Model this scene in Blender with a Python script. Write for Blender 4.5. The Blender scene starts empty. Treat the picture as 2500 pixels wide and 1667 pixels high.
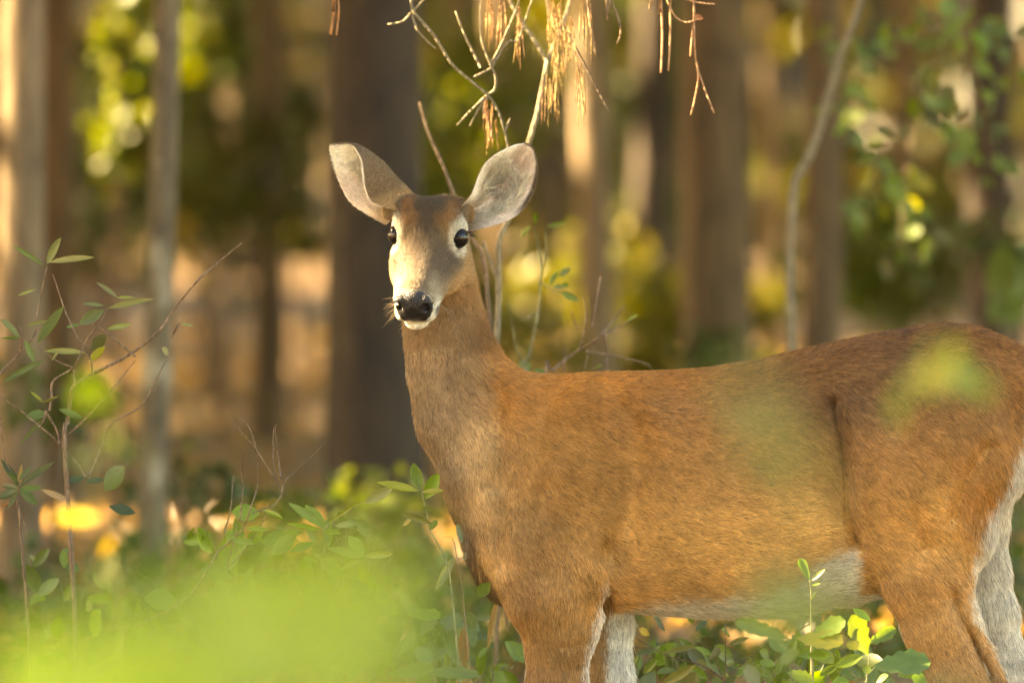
import bpy, math, random
import numpy as np
from mathutils import Vector

# ------------------------------------------------------------------ camera, sky, sun, exposure
scene = bpy.context.scene
COL = scene.collection
FPX = 2500.0 * 400.0 / 36.0          # focal length in photograph pixels
D0 = 20.0                            # distance of the deer from the camera
K = FPX / D0                         # photograph pixels per metre at the deer
HORIZON = 205.0
CAMZ = 1.40
cam_d = bpy.data.cameras.new('camera')
cam_d.lens = 400.0; cam_d.sensor_width = 36.0
cam_d.clip_start = 0.5; cam_d.clip_end = 400.0
cam_d.dof.use_dof = True
cam_d.dof.focus_distance = D0 - 0.10
cam_d.dof.aperture_fstop = 4.2
cam = bpy.data.objects.new('camera', cam_d); COL.objects.link(cam)
cam.location = (0, -D0, CAMZ)
cam.rotation_euler = (math.radians(90) - math.atan((833.5 - HORIZON) / FPX), 0, 0)
scene.camera = cam

SUN = Vector((-0.80, 0.20, 0.56)).normalized()      # direction towards the sun
world = bpy.data.worlds.new('World'); scene.world = world
world.use_nodes = True
wn = world.node_tree.nodes; wl = world.node_tree.links
bg = wn['Background']
sky = wn.new('ShaderNodeTexSky'); sky.sky_type = 'NISHITA'; sky.sun_disc = False
sky.sun_elevation = math.asin(SUN.z)
sky.sun_rotation = math.atan2(SUN.x, SUN.y)
sky.air_density = 1.0; sky.dust_density = 1.5; sky.ozone_density = 1.0
wl.new(sky.outputs[0], bg.inputs[0]); bg.inputs[1].default_value = 0.075
sun_d = bpy.data.lights.new('sun', 'SUN'); sun_d.energy = 5.0; sun_d.angle = math.radians(0.53)
sun_d.color = (1.0, 0.86, 0.66)
sun = bpy.data.objects.new('sun', sun_d); COL.objects.link(sun)
sun.rotation_euler = SUN.to_track_quat('Z', 'Y').to_euler()
sun.location = (-12, -6, 14)
vs = scene.view_settings
vs.view_transform = 'Standard'; vs.look = 'None'; vs.gamma = 1.0; vs.use_curve_mapping = False
vs.exposure = 4.25
try:
    vs.use_white_balance = True
    vs.white_balance_temperature = 10600; vs.white_balance_tint = 10
except Exception:
    pass
scene.render.engine = 'CYCLES'
scene.cycles.use_denoising = True
scene.cycles.adaptive_threshold = 0.02
scene.cycles.max_bounces = 5
scene.cycles.diffuse_bounces = 3
scene.cycles.glossy_bounces = 2
scene.cycles.transmission_bounces = 6
scene.cycles.sample_clamp_indirect = 6.0

# ------------------------------------------------------------------ helpers
rng = np.random.default_rng(11)
random.seed(7)

def at(px, py, y=0.0):
    """world point on the vertical plane Y = y seen at photograph pixel (px, py)"""
    d = y + D0
    return Vector(((px - 1250.0) / FPX * d, y, CAMZ - (py - HORIZON) / FPX * d))

def lin(r, g, b):
    c = np.array([r, g, b], float) / 255.0
    return np.where(c <= 0.04045, c / 12.92, ((c + 0.055) / 1.055) ** 2.4)

def fast_mesh(name, verts, faces, smooth=False):
    """faces: int array (n,3) or (n,4)"""
    verts = np.asarray(verts, np.float32); faces = np.asarray(faces, np.int32)
    me = bpy.data.meshes.new(name)
    n, k = faces.shape
    me.vertices.add(len(verts)); me.vertices.foreach_set('co', verts.ravel())
    me.loops.add(n * k); me.loops.foreach_set('vertex_index', faces.ravel())
    me.polygons.add(n)
    me.polygons.foreach_set('loop_start', np.arange(0, n * k, k, dtype=np.int32))
    if smooth:
        me.polygons.foreach_set('use_smooth', np.ones(n, bool))
    me.update(calc_edges=True)
    return me

def tag(o, label=None, cat=None, group=None, kind=None):
    if label: o['label'] = label
    if cat: o['category'] = cat
    if group: o['group'] = group
    if kind: o['kind'] = kind
    return o

def link(name, data, parent=None, mat=None, loc=None):
    o = bpy.data.objects.new(name, data); COL.objects.link(o)
    if mat is not None and data is not None:
        data.materials.clear(); data.materials.append(mat)
    if parent is not None:
        o.parent = parent
    if loc is not None: o.location = loc
    return o

class N:
    """tiny node-tree helper"""
    def __init__(self, name):
        self.m = bpy.data.materials.new(name); self.m.use_nodes = True
        self.t = self.m.node_tree; self.t.nodes.clear()
        self.out = self.t.nodes.new('ShaderNodeOutputMaterial')
    def n(self, typ, props=None, **inp):
        nd = self.t.nodes.new(typ)
        for k, v in (props or {}).items(): setattr(nd, k, v)
        for k, v in inp.items():
            s = nd.inputs[int(k[1:])] if k[0] == 'i' and k[1:].isdigit() else nd.inputs[k.replace('_', ' ')]
            if isinstance(v, bpy.types.NodeSocket): self.t.links.new(v, s)
            else: s.default_value = v
        return nd
    def ramp(self, fac, stops):
        nd = self.t.nodes.new('ShaderNodeValToRGB'); self.t.links.new(fac, nd.inputs[0])
        el = nd.color_ramp.elements
        while len(el) < len(stops): el.new(0.5)
        for e, (p, c) in zip(el, stops):
            e.position = p; e.color = (*c, 1) if len(c) == 3 else c
        return nd.outputs[0]
    def done(self, sock):
        self.t.links.new(sock, self.out.inputs[0]); return self.m
# ================================================================== GROUND
def ground_mat():
    m = N('leaf_litter_ground')
    tc = m.n('ShaderNodeTexCoord')
    v = m.n('ShaderNodeTexVoronoi', None, Vector=tc.outputs['Object'], Scale=14.0, Randomness=1.0)
    n1 = m.n('ShaderNodeTexNoise', None, Vector=tc.outputs['Object'], Scale=0.9, Detail=6.0)
    cr = m.ramp(v.outputs['Color'], [(0.0, (0.18, 0.11, 0.055)), (0.35, (0.29, 0.18, 0.09)), (0.65, (0.34, 0.22, 0.115)), (1.0, (0.23, 0.145, 0.075))])
    c2 = m.ramp(n1.outputs[0], [(0.3, (0.7, 0.66, 0.6)), (0.6, (1, 1, 1))])
    mx = m.n('ShaderNodeMix', {'data_type': 'RGBA', 'blend_type': 'MULTIPLY'}, i0=1.0, i6=cr, i7=c2)
    b = m.n('ShaderNodeBump', None, Strength=0.8, Distance=0.03, Height=v.outputs['Distance'])
    bs = m.n('ShaderNodeBsdfPrincipled', None, Base_Color=mx.outputs[2], Roughness=0.85, Normal=b.outputs[0])
    return m.done(bs.outputs[0])
gx = np.linspace(-1, 1, 121); gx = np.sign(gx) * np.abs(gx) ** 1.8 * 220
GX, GY = np.meshgrid(gx, gx + 15, indexing='ij')
def ground_z(x, y):
    x = np.asarray(x, float); y = np.asarray(y, float)
    return 0.06 * np.sin(x * 0.31 + 1.3) * np.sin(y * 0.27) * np.clip((y - 3) / 8, 0, 1) + 0.0005 * np.clip(y - 30, 0, 200) ** 1.5
GZ = ground_z(GX, GY)
gi, gj = np.meshgrid(np.arange(120), np.arange(120), indexing='ij'); gi = gi.ravel(); gj = gj.ravel()
gf = np.stack([gi * 121 + gj, (gi + 1) * 121 + gj, (gi + 1) * 121 + gj + 1, gi * 121 + gj + 1], -1)
gm = fast_mesh('ground', np.stack([GX, GY, GZ], -1).reshape(-1, 3), gf, True)
ground = tag(link('ground', gm, None, ground_mat()), 'forest floor covered in brown leaf litter', 'ground', kind='structure')

# ================================================================== MATERIALS FOR PLANTS
def leaf_mat(name, attr=None, trans=0.45):
    m = N(name)
    if attr: src = m.n('ShaderNodeAttribute', {'attribute_name': attr}).outputs['Color']
    else: src = m.n('ShaderNodeObjectInfo').outputs['Color']
    tc = m.n('ShaderNodeTexCoord')
    ns = m.n('ShaderNodeTexNoise', None, Vector=tc.outputs['Object'], Scale=3.0 if not attr else 6.0, Detail=4.0)
    cr = m.ramp(ns.outputs[0], [(0.3, (0.72, 0.75, 0.7)), (0.7, (1.15, 1.1, 1.05))])
    mx = m.n('ShaderNodeMix', {'data_type': 'RGBA', 'blend_type': 'MULTIPLY'}, i0=1.0, i6=src, i7=cr)
    bs = m.n('ShaderNodeBsdfPrincipled', None, Base_Color=mx.outputs[2], Roughness=0.45)
    tl = m.n('ShaderNodeMix', {'data_type': 'RGBA', 'blend_type': 'MULTIPLY'}, i0=1.0, i6=mx.outputs[2], i7=(1.5, 1.35, 0.5, 1))
    tr = m.n('ShaderNodeBsdfTranslucent', None, Color=tl.outputs[2])
    ms = m.n('ShaderNodeMixShader', None, i0=trans, i1=bs.outputs[0], i2=tr.outputs[0])
    return m.done(ms.outputs[0])
LEAFM = leaf_mat('broad_leaf'); CLOUDM = leaf_mat('foliage', 'lcol')

def bark_mat(name, c1, c2, sc=1.0, patch=None):
    m = N(name)
    tc = m.n('ShaderNodeTexCoord')
    mp = m.n('ShaderNodeMapping', None, Vector=tc.outputs['Object'], Scale=(1, 1, 0.22))
    n1 = m.n('ShaderNodeTexNoise', None, Vector=mp.outputs[0], Scale=16.0 * sc, Detail=6.0, Roughness=0.65)
    vo = m.n('ShaderNodeTexVoronoi', {'feature': 'DISTANCE_TO_EDGE'}, Vector=mp.outputs[0], Scale=14.0 * sc)
    cr = m.ramp(n1.outputs[0], [(0.3, c1), (0.7, c2)])
    ed = m.ramp(vo.outputs[0], [(0.0, (0.45, 0.42, 0.4)), (0.12, (1, 1, 1))])
    mx = m.n('ShaderNodeMix', {'data_type': 'RGBA', 'blend_type': 'MULTIPLY'}, i0=0.8, i6=cr, i7=ed)
    col = mx.outputs[2]
    if patch is not None:
        n2 = m.n('ShaderNodeTexNoise', None, Vector=tc.outputs['Object'], Scale=5.0, Detail=3.0)
        f = m.ramp(n2.outputs[0], [(0.52, (0, 0, 0)), (0.62, (1, 1, 1))])
        col = m.n('ShaderNodeMix', {'data_type': 'RGBA'}, i0=f, i6=col, i7=(*patch, 1)).outputs[2]
    b = m.n('ShaderNodeBump', None, Strength=0.9, Distance=0.012, Height=vo.outputs[0])
    bs = m.n('ShaderNodeBsdfPrincipled', None, Base_Color=col, Roughness=0.85, Normal=b.outputs[0])
    return m.done(bs.outputs[0])
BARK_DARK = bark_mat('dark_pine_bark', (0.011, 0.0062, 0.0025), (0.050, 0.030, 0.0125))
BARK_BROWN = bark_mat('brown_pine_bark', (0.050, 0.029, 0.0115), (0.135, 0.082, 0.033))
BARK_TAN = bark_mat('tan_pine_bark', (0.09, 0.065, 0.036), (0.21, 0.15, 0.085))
BARK_GREY = bark_mat('grey_lichen_bark', (0.070, 0.053, 0.030), (0.15, 0.117, 0.066), 2.0, (0.30, 0.265, 0.18))
TWIG_PALE = bark_mat('pale_twig_bark', (0.12, 0.10, 0.055), (0.24, 0.20, 0.12), 8.0)
TWIG_BROWN = bark_mat('brown_twig_bark', (0.10, 0.065, 0.038), (0.21, 0.14, 0.085), 8.0)
TWIG_GREEN = bark_mat('green_twig_bark', (0.10, 0.11, 0.05), (0.22, 0.21, 0.10), 8.0)

def tube(pts, radii, sides=8, wob=0.0, closed_tip=True, seed=0):
    """tapered tube along points -> verts, quads"""
    P = np.array([list(p) for p in pts], float); R = np.asarray(radii, float)
    n = len(P)
    T = np.gradient(P, axis=0); T /= np.linalg.norm(T, axis=1, keepdims=True) + 1e-12
    ref = np.array([0.0, 1.0, 0.0]) if abs(T[0][1]) < 0.9 else np.array([1.0, 0, 0])
    A = np.cross(T, ref); A /= np.linalg.norm(A, axis=1, keepdims=True) + 1e-12
    B = np.cross(T, A)
    th = np.linspace(0, 2 * np.pi, sides, endpoint=False)
    rr = R[:, None] * np.ones((1, sides))
    if wob:
        g = np.random.default_rng(seed)
        rr = rr * (1 + wob * (g.random((n, sides)) - 0.5)) * (1 + 0.5 * wob * np.sin(th * 3 + g.random() * 6)[None])
    V = P[:, None] + (A[:, None] * np.cos(th)[None, :, None] + B[:, None] * np.sin(th)[None, :, None]) * rr[..., None]
    V = V.reshape(-1, 3)
    i, j = np.meshgrid(np.arange(n - 1), np.arange(sides), indexing='ij'); i = i.ravel(); j = j.ravel(); j2 = (j + 1) % sides
    F = np.stack([i * sides + j, i * sides + j2, (i + 1) * sides + j2, (i + 1) * sides + j], -1)
    cap = [[0, 0, 0, 0]]
    o = len(V); V = np.concatenate([V, P[:1], P[-1:]])
    jj = np.arange(sides); k2 = (jj + 1) % sides
    c0 = np.stack([jj, np.full(sides, o), k2, k2], -1)[:, [0, 1, 2]]
    c1 = np.stack([(n - 1) * sides + jj, (n - 1) * sides + k2, np.full(sides, o + 1)], -1)
    return V, F, np.concatenate([c0[:, ::-1], c1])
def tube_mesh(name, list_of, sides=8, wob=0.0, seed=0):
    """several tubes of one branching stem joined in one mesh (triangles)"""
    VV = []; FF = []; o = 0
    for k, (pts, radii) in enumerate(list_of):
        V, Fq, Ft = tube(pts, radii, sides, wob, seed=seed + k)
        VV.append(V); FF.append(np.concatenate([Fq[:, [0, 1, 2]], Fq[:, [0, 2, 3]], Ft]) + o); o += len(V)
    return fast_mesh(name, np.concatenate(VV), np.concatenate(FF), True)
def spline(pts, n):
    return catmull_(np.array([list(p) for p in pts], float), n)
def catmull_(pts, n):
    m = len(pts)
    t = np.linspace(0, m - 1, n); i = np.clip(t.astype(int), 0, m - 2); x = (t - i)[:, None]
    p0 = pts[np.maximum(i - 1, 0)]; p1 = pts[i]; p2 = pts[i + 1]; p3 = pts[np.minimum(i + 2, m - 1)]
    return 0.5 * (2 * p1 + (p2 - p0) * x + (2 * p0 - 5 * p1 + 4 * p2 - p3) * x ** 2 + (3 * p1 - p0 - 3 * p2 + p3) * x ** 3)

def leaf_cloud(name, centres, size, cols, keep=None, aspect=0.55):
    """many bent leaf faces (two quads folded along the midrib) round the given centres; one mesh"""
    n = len(centres)
    d = rng.normal(0, 1, (n, 3)); d[:, 2] -= 0.3; d /= np.linalg.norm(d, axis=1, keepdims=True)
    s = np.cross(d, rng.normal(0, 1, (n, 3))); s /= np.linalg.norm(s, axis=1, keepdims=True) + 1e-9
    nn = np.cross(d, s)
    L = (size * rng.uniform(0.7, 1.3, n))[:, None]; Wd = L * aspect * 0.5
    b = centres - d * L * 0.5; t = centres + d * L * 0.5
    l = centres + s * Wd + nn * L * 0.08; r = centres - s * Wd + nn * L * 0.08
    V = np.stack([b, l, t, r], 1).reshape(-1, 3)
    k = np.arange(n)[:, None] * 4
    F = np.concatenate([k + np.array([[0, 1, 2]]), k + np.array([[0, 2, 3]])])
    me = fast_mesh(name, V, F, False)
    a = me.color_attributes.new('lcol', 'FLOAT_COLOR', 'POINT')
    c4 = np.concatenate([np.repeat(cols, 4, 0), np.ones((n * 4, 1))], 1).astype(np.float32)
    a.data.foreach_set('color', c4.ravel())
    return me

# ================================================================== WHERE THE SUN COMES THROUGH THE CANOPY
SUNV = np.array(SUN)
BEAMS = []      # (point, radius): openings between the crowns along the sun's direction
def beam(p, r): BEAMS.append((np.array(p, float), r))
def in_beam(P, pad=0.0):
    m = np.zeros(len(P), bool)
    for T, r in BEAMS:
        q = P - T; s = q @ SUNV
        d2 = (q * q).sum(1) - s * s
        m |= (d2 < (r + pad) ** 2) & (s > 0)
    return m
beam(at(972, 680, -0.215), 0.108)        # the doe's muzzle
beam(at(1322, 130, 1.3), 0.22)          # sapling and needles above her
beam(at(1330, 70, 0.72), 0.20)
beam(at(1060, 90, 0.7), 0.13)
beam(at(12, 190, 8.8), 0.36)            # far trunks
beam(at(12, 320, 8.8), 0.30)
beam(at(1465, 280, 19.0), 0.16)
beam(at(1468, 120, 19.0), 0.08)
beam(at(20, 680, 9.0), 0.10)
beam(at(2080, 60, 3.0), 0.10)
for px_, py_, y_, r_ in ((1590, 790, 24, .20), (1400, 720, 23, .14), (1862, 790, 23, .14), (505, 120, 26, .10), (1400, 60, 28, .16), (1130, 330, 22, .08), (2215, 480, 6.5, .08),
                         (1660, 880, 37.5, .4)):
    beam(at(px_, py_, y_), r_)

# ================================================================== TREES
def crown_points(c, rad, n, clump=0.55):
    m = max(10, n // 45)
    d = rng.normal(0, 1, (m, 3)); d /= np.linalg.norm(d, axis=1, keepdims=True)
    cl = np.array(c) + d * np.array(rad) * (rng.random((m, 1)) ** 0.45)
    k = rng.integers(0, m, n)
    return cl[k] + rng.normal(0, clump * 0.55, (n, 3))
GREENS = np.array([[0.055, 0.085, 0.018], [0.08, 0.11, 0.02], [0.045, 0.07, 0.02], [0.11, 0.13, 0.025], [0.10, 0.10, 0.03]])
def tree(name, label, x, y, r0, height, mat, lean=(0, 0), crown=(2.2, 2.2, 2.4), nleaf=3000, cz=None, group=None, leaf=0.22, curve=0.0, seed=0, pts=None):
    g = np.random.default_rng(seed + 500)
    z0 = float(ground_z(x, y))
    root = tag(link(name, None, loc=(x, y, z0)), label, 'tree', group)
    n = 26
    t = np.linspace(0, 1, n)
    if pts is None:
        P = np.stack([lean[0] * t * height + curve * np.sin(t * 9 + seed) * 0.08, lean[1] * t * height + curve * np.cos(t * 8) * 0.05, t * height - 0.15], -1)
    else:
        P = catmull_(np.array([[p[0] - x, p[1] - y, p[2] - z0] for p in pts], float), n)
    R = r0 * (1 - 0.55 * t) * (1 + 0.45 * np.exp(-t * height / 0.22))
    parts = [(P, R)]
    top = P[-1]
    cz = cz or height * 0.80
    for k in range(7):
        f = 0.50 + 0.07 * k
        b = P[int(f * (n - 1))]; a = g.uniform(0, 6.28); ln = crown[0] * g.uniform(0.6, 0.95)
        e = b + np.array([math.cos(a) * ln, math.sin(a) * ln, ln * g.uniform(0.1, 0.5)])
        mid = (b + e) / 2 + np.array([0, 0, 0.15])
        parts.append((spline([b, mid, e], 7), np.linspace(r0 * 0.32, r0 * 0.06, 7)))
    tm = tube_mesh('trunk', parts, 18, 0.10, seed)
    link('trunk', tm, root, mat)
    cc = np.array([top[0] * 0.85, top[1] * 0.85, cz])
    pts_ = crown_points(cc, crown, nleaf)
    pts_ = pts_[pts_[:, 2] > 2.6 - z0]
    ok = ~in_beam(pts_ + np.array([x, y, z0]), leaf * 0.42)
    pts_ = pts_[ok]
    base = GREENS[g.integers(0, len(GREENS))]
    cols = base[None] * g.uniform(0.75, 1.35, (len(pts_), 1)) * np.array([[1, 1, 1]])
    link('crown', leaf_cloud('crown', pts_, leaf, cols), root, CLOUDM)
    return root

def trunk_at(px, w, y, base_at=None, **kw):
    d = y + D0; x = (px - 1250) / FPX * d
    return dict(x=x, y=y, r0=w / FPX * d / 2, **kw)
VIS = [
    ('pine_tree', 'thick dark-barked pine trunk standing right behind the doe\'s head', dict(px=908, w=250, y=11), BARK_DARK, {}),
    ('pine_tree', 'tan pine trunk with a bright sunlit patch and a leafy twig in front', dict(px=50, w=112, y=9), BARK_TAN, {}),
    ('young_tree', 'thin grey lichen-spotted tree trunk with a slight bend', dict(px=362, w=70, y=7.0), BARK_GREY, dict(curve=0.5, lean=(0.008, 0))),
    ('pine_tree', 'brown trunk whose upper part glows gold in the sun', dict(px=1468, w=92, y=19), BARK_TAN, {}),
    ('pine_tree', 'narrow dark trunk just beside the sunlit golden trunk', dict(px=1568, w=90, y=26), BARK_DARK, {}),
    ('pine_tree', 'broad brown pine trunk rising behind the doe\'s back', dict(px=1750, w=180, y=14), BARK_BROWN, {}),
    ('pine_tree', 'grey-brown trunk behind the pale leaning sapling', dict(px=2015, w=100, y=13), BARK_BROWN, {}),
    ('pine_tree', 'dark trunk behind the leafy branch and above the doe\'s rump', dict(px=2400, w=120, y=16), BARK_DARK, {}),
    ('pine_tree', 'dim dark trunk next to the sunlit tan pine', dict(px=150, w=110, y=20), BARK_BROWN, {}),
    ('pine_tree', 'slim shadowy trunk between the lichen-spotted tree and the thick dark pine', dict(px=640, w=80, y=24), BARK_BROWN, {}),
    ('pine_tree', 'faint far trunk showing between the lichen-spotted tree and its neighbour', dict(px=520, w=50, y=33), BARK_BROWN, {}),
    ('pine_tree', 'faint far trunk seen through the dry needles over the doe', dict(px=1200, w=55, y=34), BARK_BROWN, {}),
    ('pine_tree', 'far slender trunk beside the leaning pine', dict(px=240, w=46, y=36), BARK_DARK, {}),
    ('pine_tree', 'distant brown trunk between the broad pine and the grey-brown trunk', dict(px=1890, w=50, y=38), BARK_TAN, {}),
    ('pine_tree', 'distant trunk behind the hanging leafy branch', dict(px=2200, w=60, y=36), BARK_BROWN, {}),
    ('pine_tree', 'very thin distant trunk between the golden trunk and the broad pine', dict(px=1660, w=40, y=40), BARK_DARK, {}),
]
for i, (nm, lab, pos, mat, kw) in enumerate(VIS):
    a = trunk_at(**pos)
    h = 8 + (i * 37 % 5)
    if 'lean' not in kw: kw = dict(kw, lean=((0.0, 0.012, 0, -0.01, 0.02, 0.006, -0.012, 0.015, -0.02, 0.018, -0.015, 0.02, 0.03, -0.02, 0.012, -0.03)[i], 0), curve=0.3 if i > 2 else 0.1)
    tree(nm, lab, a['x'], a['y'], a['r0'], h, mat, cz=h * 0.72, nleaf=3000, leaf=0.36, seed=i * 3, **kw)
# leaning dead trunk at the upper left
p0 = at(-700, 900, 22); p1 = at(205, -10, 22)
ld = p1 - p0
lean_root = tag(link('leaning_pine', None, loc=(p0.x, p0.y, float(ground_z(p0.x, p0.y)))), 'grey pine trunk leaning across behind the sunlit tan pine', 'tree')
pts = [np.array([p0.x + ld.x * t - p0.x, 0, (p0.z + ld.z * t)]) for t in np.linspace(-0.25, 2.2, 14)]
link('trunk', tube_mesh('trunk', [(np.array(pts), np.linspace(0.07, 0.05, 14))], 14, 0.1, 77), lean_root, BARK_GREY)

# unseen trees round about, added to close the canopy and shade the scene
hx = np.array([SUN.x, SUN.y]) / math.hypot(SUN.x, SUN.y)
SHADE = []  # added blockers that keep the sun off the doe's body
for L, off, z, rad in ((5.5, 0.7, 4.9, 1.8), (6.5, -2.3, 5.2, 1.9), (9.0, -1.9, 7.2, 2.2), (12.0, 1.0, 9.2, 2.3), (15.5, -2.6, 11.5, 2.5), (11.0, -2.6, 8.2, 2.0), (9.5, 3.0, 7.6, 2.0), (7.6, 2.2, 5.9, 1.8), (7.4, -2.9, 5.6, 1.7), (4.4, 2.4, 4.2, 1.5), (13.5, 3.4, 9.6, 2.2)):
    SHADE.append((0.45 + hx[0] * L - hx[1] * off, hx[1] * L + hx[0] * off, z, rad))
SHADE += [(-5.0, 12.0, 4.7, 1.8), (-8.6, 12.6, 6.9, 2.1), (-6.5, 10.2, 5.6, 1.8), (-7.5, -8.5, 6.2, 1.6), (-10.5, -12.5, 7.6, 1.7), (-6.5, -12.0, 5.4, 1.7), (-9.5, -5.5, 7.6, 1.8), (-4.7, 14.6, 4.6, 1.6), (-7.4, 15.0, 6.3, 1.6), (-5.6, 21.3, 4.6, 1.7), (-8.6, 22.0, 6.6, 1.8), (-5.3, 25.3, 4.6, 1.7), (-8.0, 26.0, 6.5, 1.8), (-4.5, 7.7, 4.0, 1.6), (-3.4, 6.2, 3.7, 1.4), (-7.2, 8.4, 5.6, 1.8)]  # added to keep trunks, ground and foreground out of direct sun
SURR_LABEL = 'tall slender unseen tree of the surrounding wood, its spreading green crown added for shade'
for i, (x, y, z, rad) in enumerate(SHADE):
    tree('shade_tree', SURR_LABEL, x, y, 0.13, z + rad * 0.5, BARK_BROWN, crown=(rad, rad, rad), nleaf=6800 if y > -5 else 3000, cz=z, group='trees closing the canopy round the clearing', seed=100 + i, leaf=0.26)
g = np.random.default_rng(5)
spots = []
for tx, ty in [(g.uniform(-26, -3.2), g.uniform(3, 56)) for _ in range(600)] + [(g.uniform(4.5, 18), g.uniform(5, 46)) for _ in range(240)] + [(g.uniform(-18, 18), g.uniform(-44, -25)) for _ in range(70)]:
    half = 0.05 * (ty + D0) + 1.3
    if abs(tx) < half and ty > -D0: continue
    if all((tx - a) ** 2 + (ty - b) ** 2 > (3.7 if tx < 0 else 3.9) ** 2 for a, b in spots): spots.append((tx, ty))
for i, (x, y) in enumerate(spots):
    h = g.uniform(7, 13)
    tree('shade_tree', SURR_LABEL, x, y, g.uniform(0.09, 0.16), h, (BARK_BROWN, BARK_DARK, BARK_TAN)[i % 3], crown=(2.3, 2.3, 2.6), nleaf=3000, cz=h * 0.72, group='trees closing the canopy round the clearing', seed=200 + i, leaf=0.38)

# the oak whose limb reaches over the doe and carries the dead branches
oak = tag(link('oak_tree', None, loc=(3.0, 3.4, float(ground_z(3.0, 3.4)))), 'oak whose long low limb reaches out above the doe', 'tree')
lp = spline([(3.0, 3.4, 2.6), (2.2, 1.9, 3.1), (1.2, 0.8, 3.35), (0.4, 0.62, 3.42), (-0.3, 0.60, 3.45), (-1.1, 0.5, 3.5)], 20) - np.array([3.0, 3.4, 0])
link('trunk', tube_mesh('trunk', [(np.array([[0, 0, -0.1], [0.03, 0, 1.5], [0, 0, 2.9], [0.05, 0.1, 5], [0, 0, 7]]), [0.2, 0.16, 0.15, 0.12, 0.06])], 16, 0.1, 3), oak, BARK_BROWN)
link('limb', tube_mesh('limb', [(lp, np.linspace(0.075, 0.03, 20))], 10, 0.1, 4), oak, BARK_BROWN)
pts_ = crown_points((0.3, 0.6, 6.2), (1.6, 1.6, 1.4), 1500)
pts_ = pts_[~in_beam(pts_ + np.array([3.0, 3.4, 0]), 0.1)]
link('crown', leaf_cloud('crown', pts_, 0.2, GREENS[1][None] * rng.uniform(0.75, 1.3, (len(pts_), 1))), oak, CLOUDM)

# ================================================================== UNDERSTOREY AND FAR WOOD
def shrub(name, label, px, py, y, rx, ry, n, size, col, var=0.3, group=None, stem=True, lit=None, flat=1.0):
    """leafy bush: foliage centred on photograph pixel (px, py) at depth y; rx, ry in metres"""
    c = np.array(at(px, py, y)); z0 = float(ground_z(c[0], c[1]))
    root = tag(link(name, None, loc=(c[0], c[1], z0)), label, 'shrub', group)
    pts = crown_points((0, 0, c[2] - z0), (rx, rx * flat, ry), n, clump=min(rx, ry) * 0.6)
    pts = pts[pts[:, 2] > 0.02]
    col = np.array(col)
    cols = col[None] * rng.uniform(1 - var, 1 + var, (len(pts), 1)) * rng.uniform(0.85, 1.15, (len(pts), 3))
    link('foliage', leaf_cloud('foliage', pts, size, cols), root, CLOUDM)
    if stem:
        st = []
        for k in range(4):
            e = pts[rng.integers(0, len(pts))]
            st.append((spline([(rng.uniform(-.03, .03), rng.uniform(-.03, .03), -0.05), (e[0] * 0.4, e[1] * 0.4, e[2] * 0.5), e], 8), np.linspace(0.010, 0.003, 8)))
        link('stem', tube_mesh('stem', st, 6), root, TWIG_BROWN)
    if lit: beam(c, lit)
    return root
def vnoise_(P, s, seed=0):
    q = P / s + seed * 17.3
    i = np.floor(q).astype(np.int64); f = q - i; f = f * f * (3 - 2 * f)
    r = 0
    for a in (0, 1):
        for b in (0, 1):
            for c in (0, 1):
                hsh = ((i[:, 0] + a) * 73856093 ^ (i[:, 1] + b) * 19349663 ^ (i[:, 2] + c) * 83492791) & 0xffff
                val = ((hsh * 40503 + 12345) & 0xffff) / 65535.0
                r = r + val * (f[:, 0] if a else 1 - f[:, 0]) * (f[:, 1] if b else 1 - f[:, 1]) * (f[:, 2] if c else 1 - f[:, 2])
    return r
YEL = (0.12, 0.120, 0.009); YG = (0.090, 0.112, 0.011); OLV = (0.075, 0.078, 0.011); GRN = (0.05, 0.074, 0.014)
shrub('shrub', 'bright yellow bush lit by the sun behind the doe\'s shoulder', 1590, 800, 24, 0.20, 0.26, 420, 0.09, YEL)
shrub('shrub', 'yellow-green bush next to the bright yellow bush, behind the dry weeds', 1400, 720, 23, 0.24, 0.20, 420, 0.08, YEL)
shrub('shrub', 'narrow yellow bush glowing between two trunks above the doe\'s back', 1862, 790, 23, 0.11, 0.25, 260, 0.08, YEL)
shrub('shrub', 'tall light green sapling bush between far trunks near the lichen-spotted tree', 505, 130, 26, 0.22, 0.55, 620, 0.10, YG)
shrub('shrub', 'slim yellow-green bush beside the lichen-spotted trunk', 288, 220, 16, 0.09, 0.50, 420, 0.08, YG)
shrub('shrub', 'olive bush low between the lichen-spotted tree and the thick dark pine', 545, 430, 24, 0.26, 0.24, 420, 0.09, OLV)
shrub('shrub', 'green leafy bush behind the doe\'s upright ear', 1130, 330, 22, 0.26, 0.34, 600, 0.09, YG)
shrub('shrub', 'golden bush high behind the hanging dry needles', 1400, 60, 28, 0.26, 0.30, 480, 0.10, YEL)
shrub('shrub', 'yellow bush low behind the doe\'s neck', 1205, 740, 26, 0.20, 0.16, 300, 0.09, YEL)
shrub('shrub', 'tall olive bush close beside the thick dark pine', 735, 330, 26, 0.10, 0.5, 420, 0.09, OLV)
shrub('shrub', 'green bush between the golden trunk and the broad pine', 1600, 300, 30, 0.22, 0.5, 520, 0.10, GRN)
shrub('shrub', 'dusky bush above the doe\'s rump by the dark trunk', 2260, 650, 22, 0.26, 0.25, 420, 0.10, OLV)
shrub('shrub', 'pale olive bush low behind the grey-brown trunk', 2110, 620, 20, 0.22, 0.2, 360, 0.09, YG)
shrub('shrub', 'dark green bush far behind the sunlit tan pine', 200, 420, 30, 0.3, 0.5, 520, 0.11, GRN)
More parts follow.
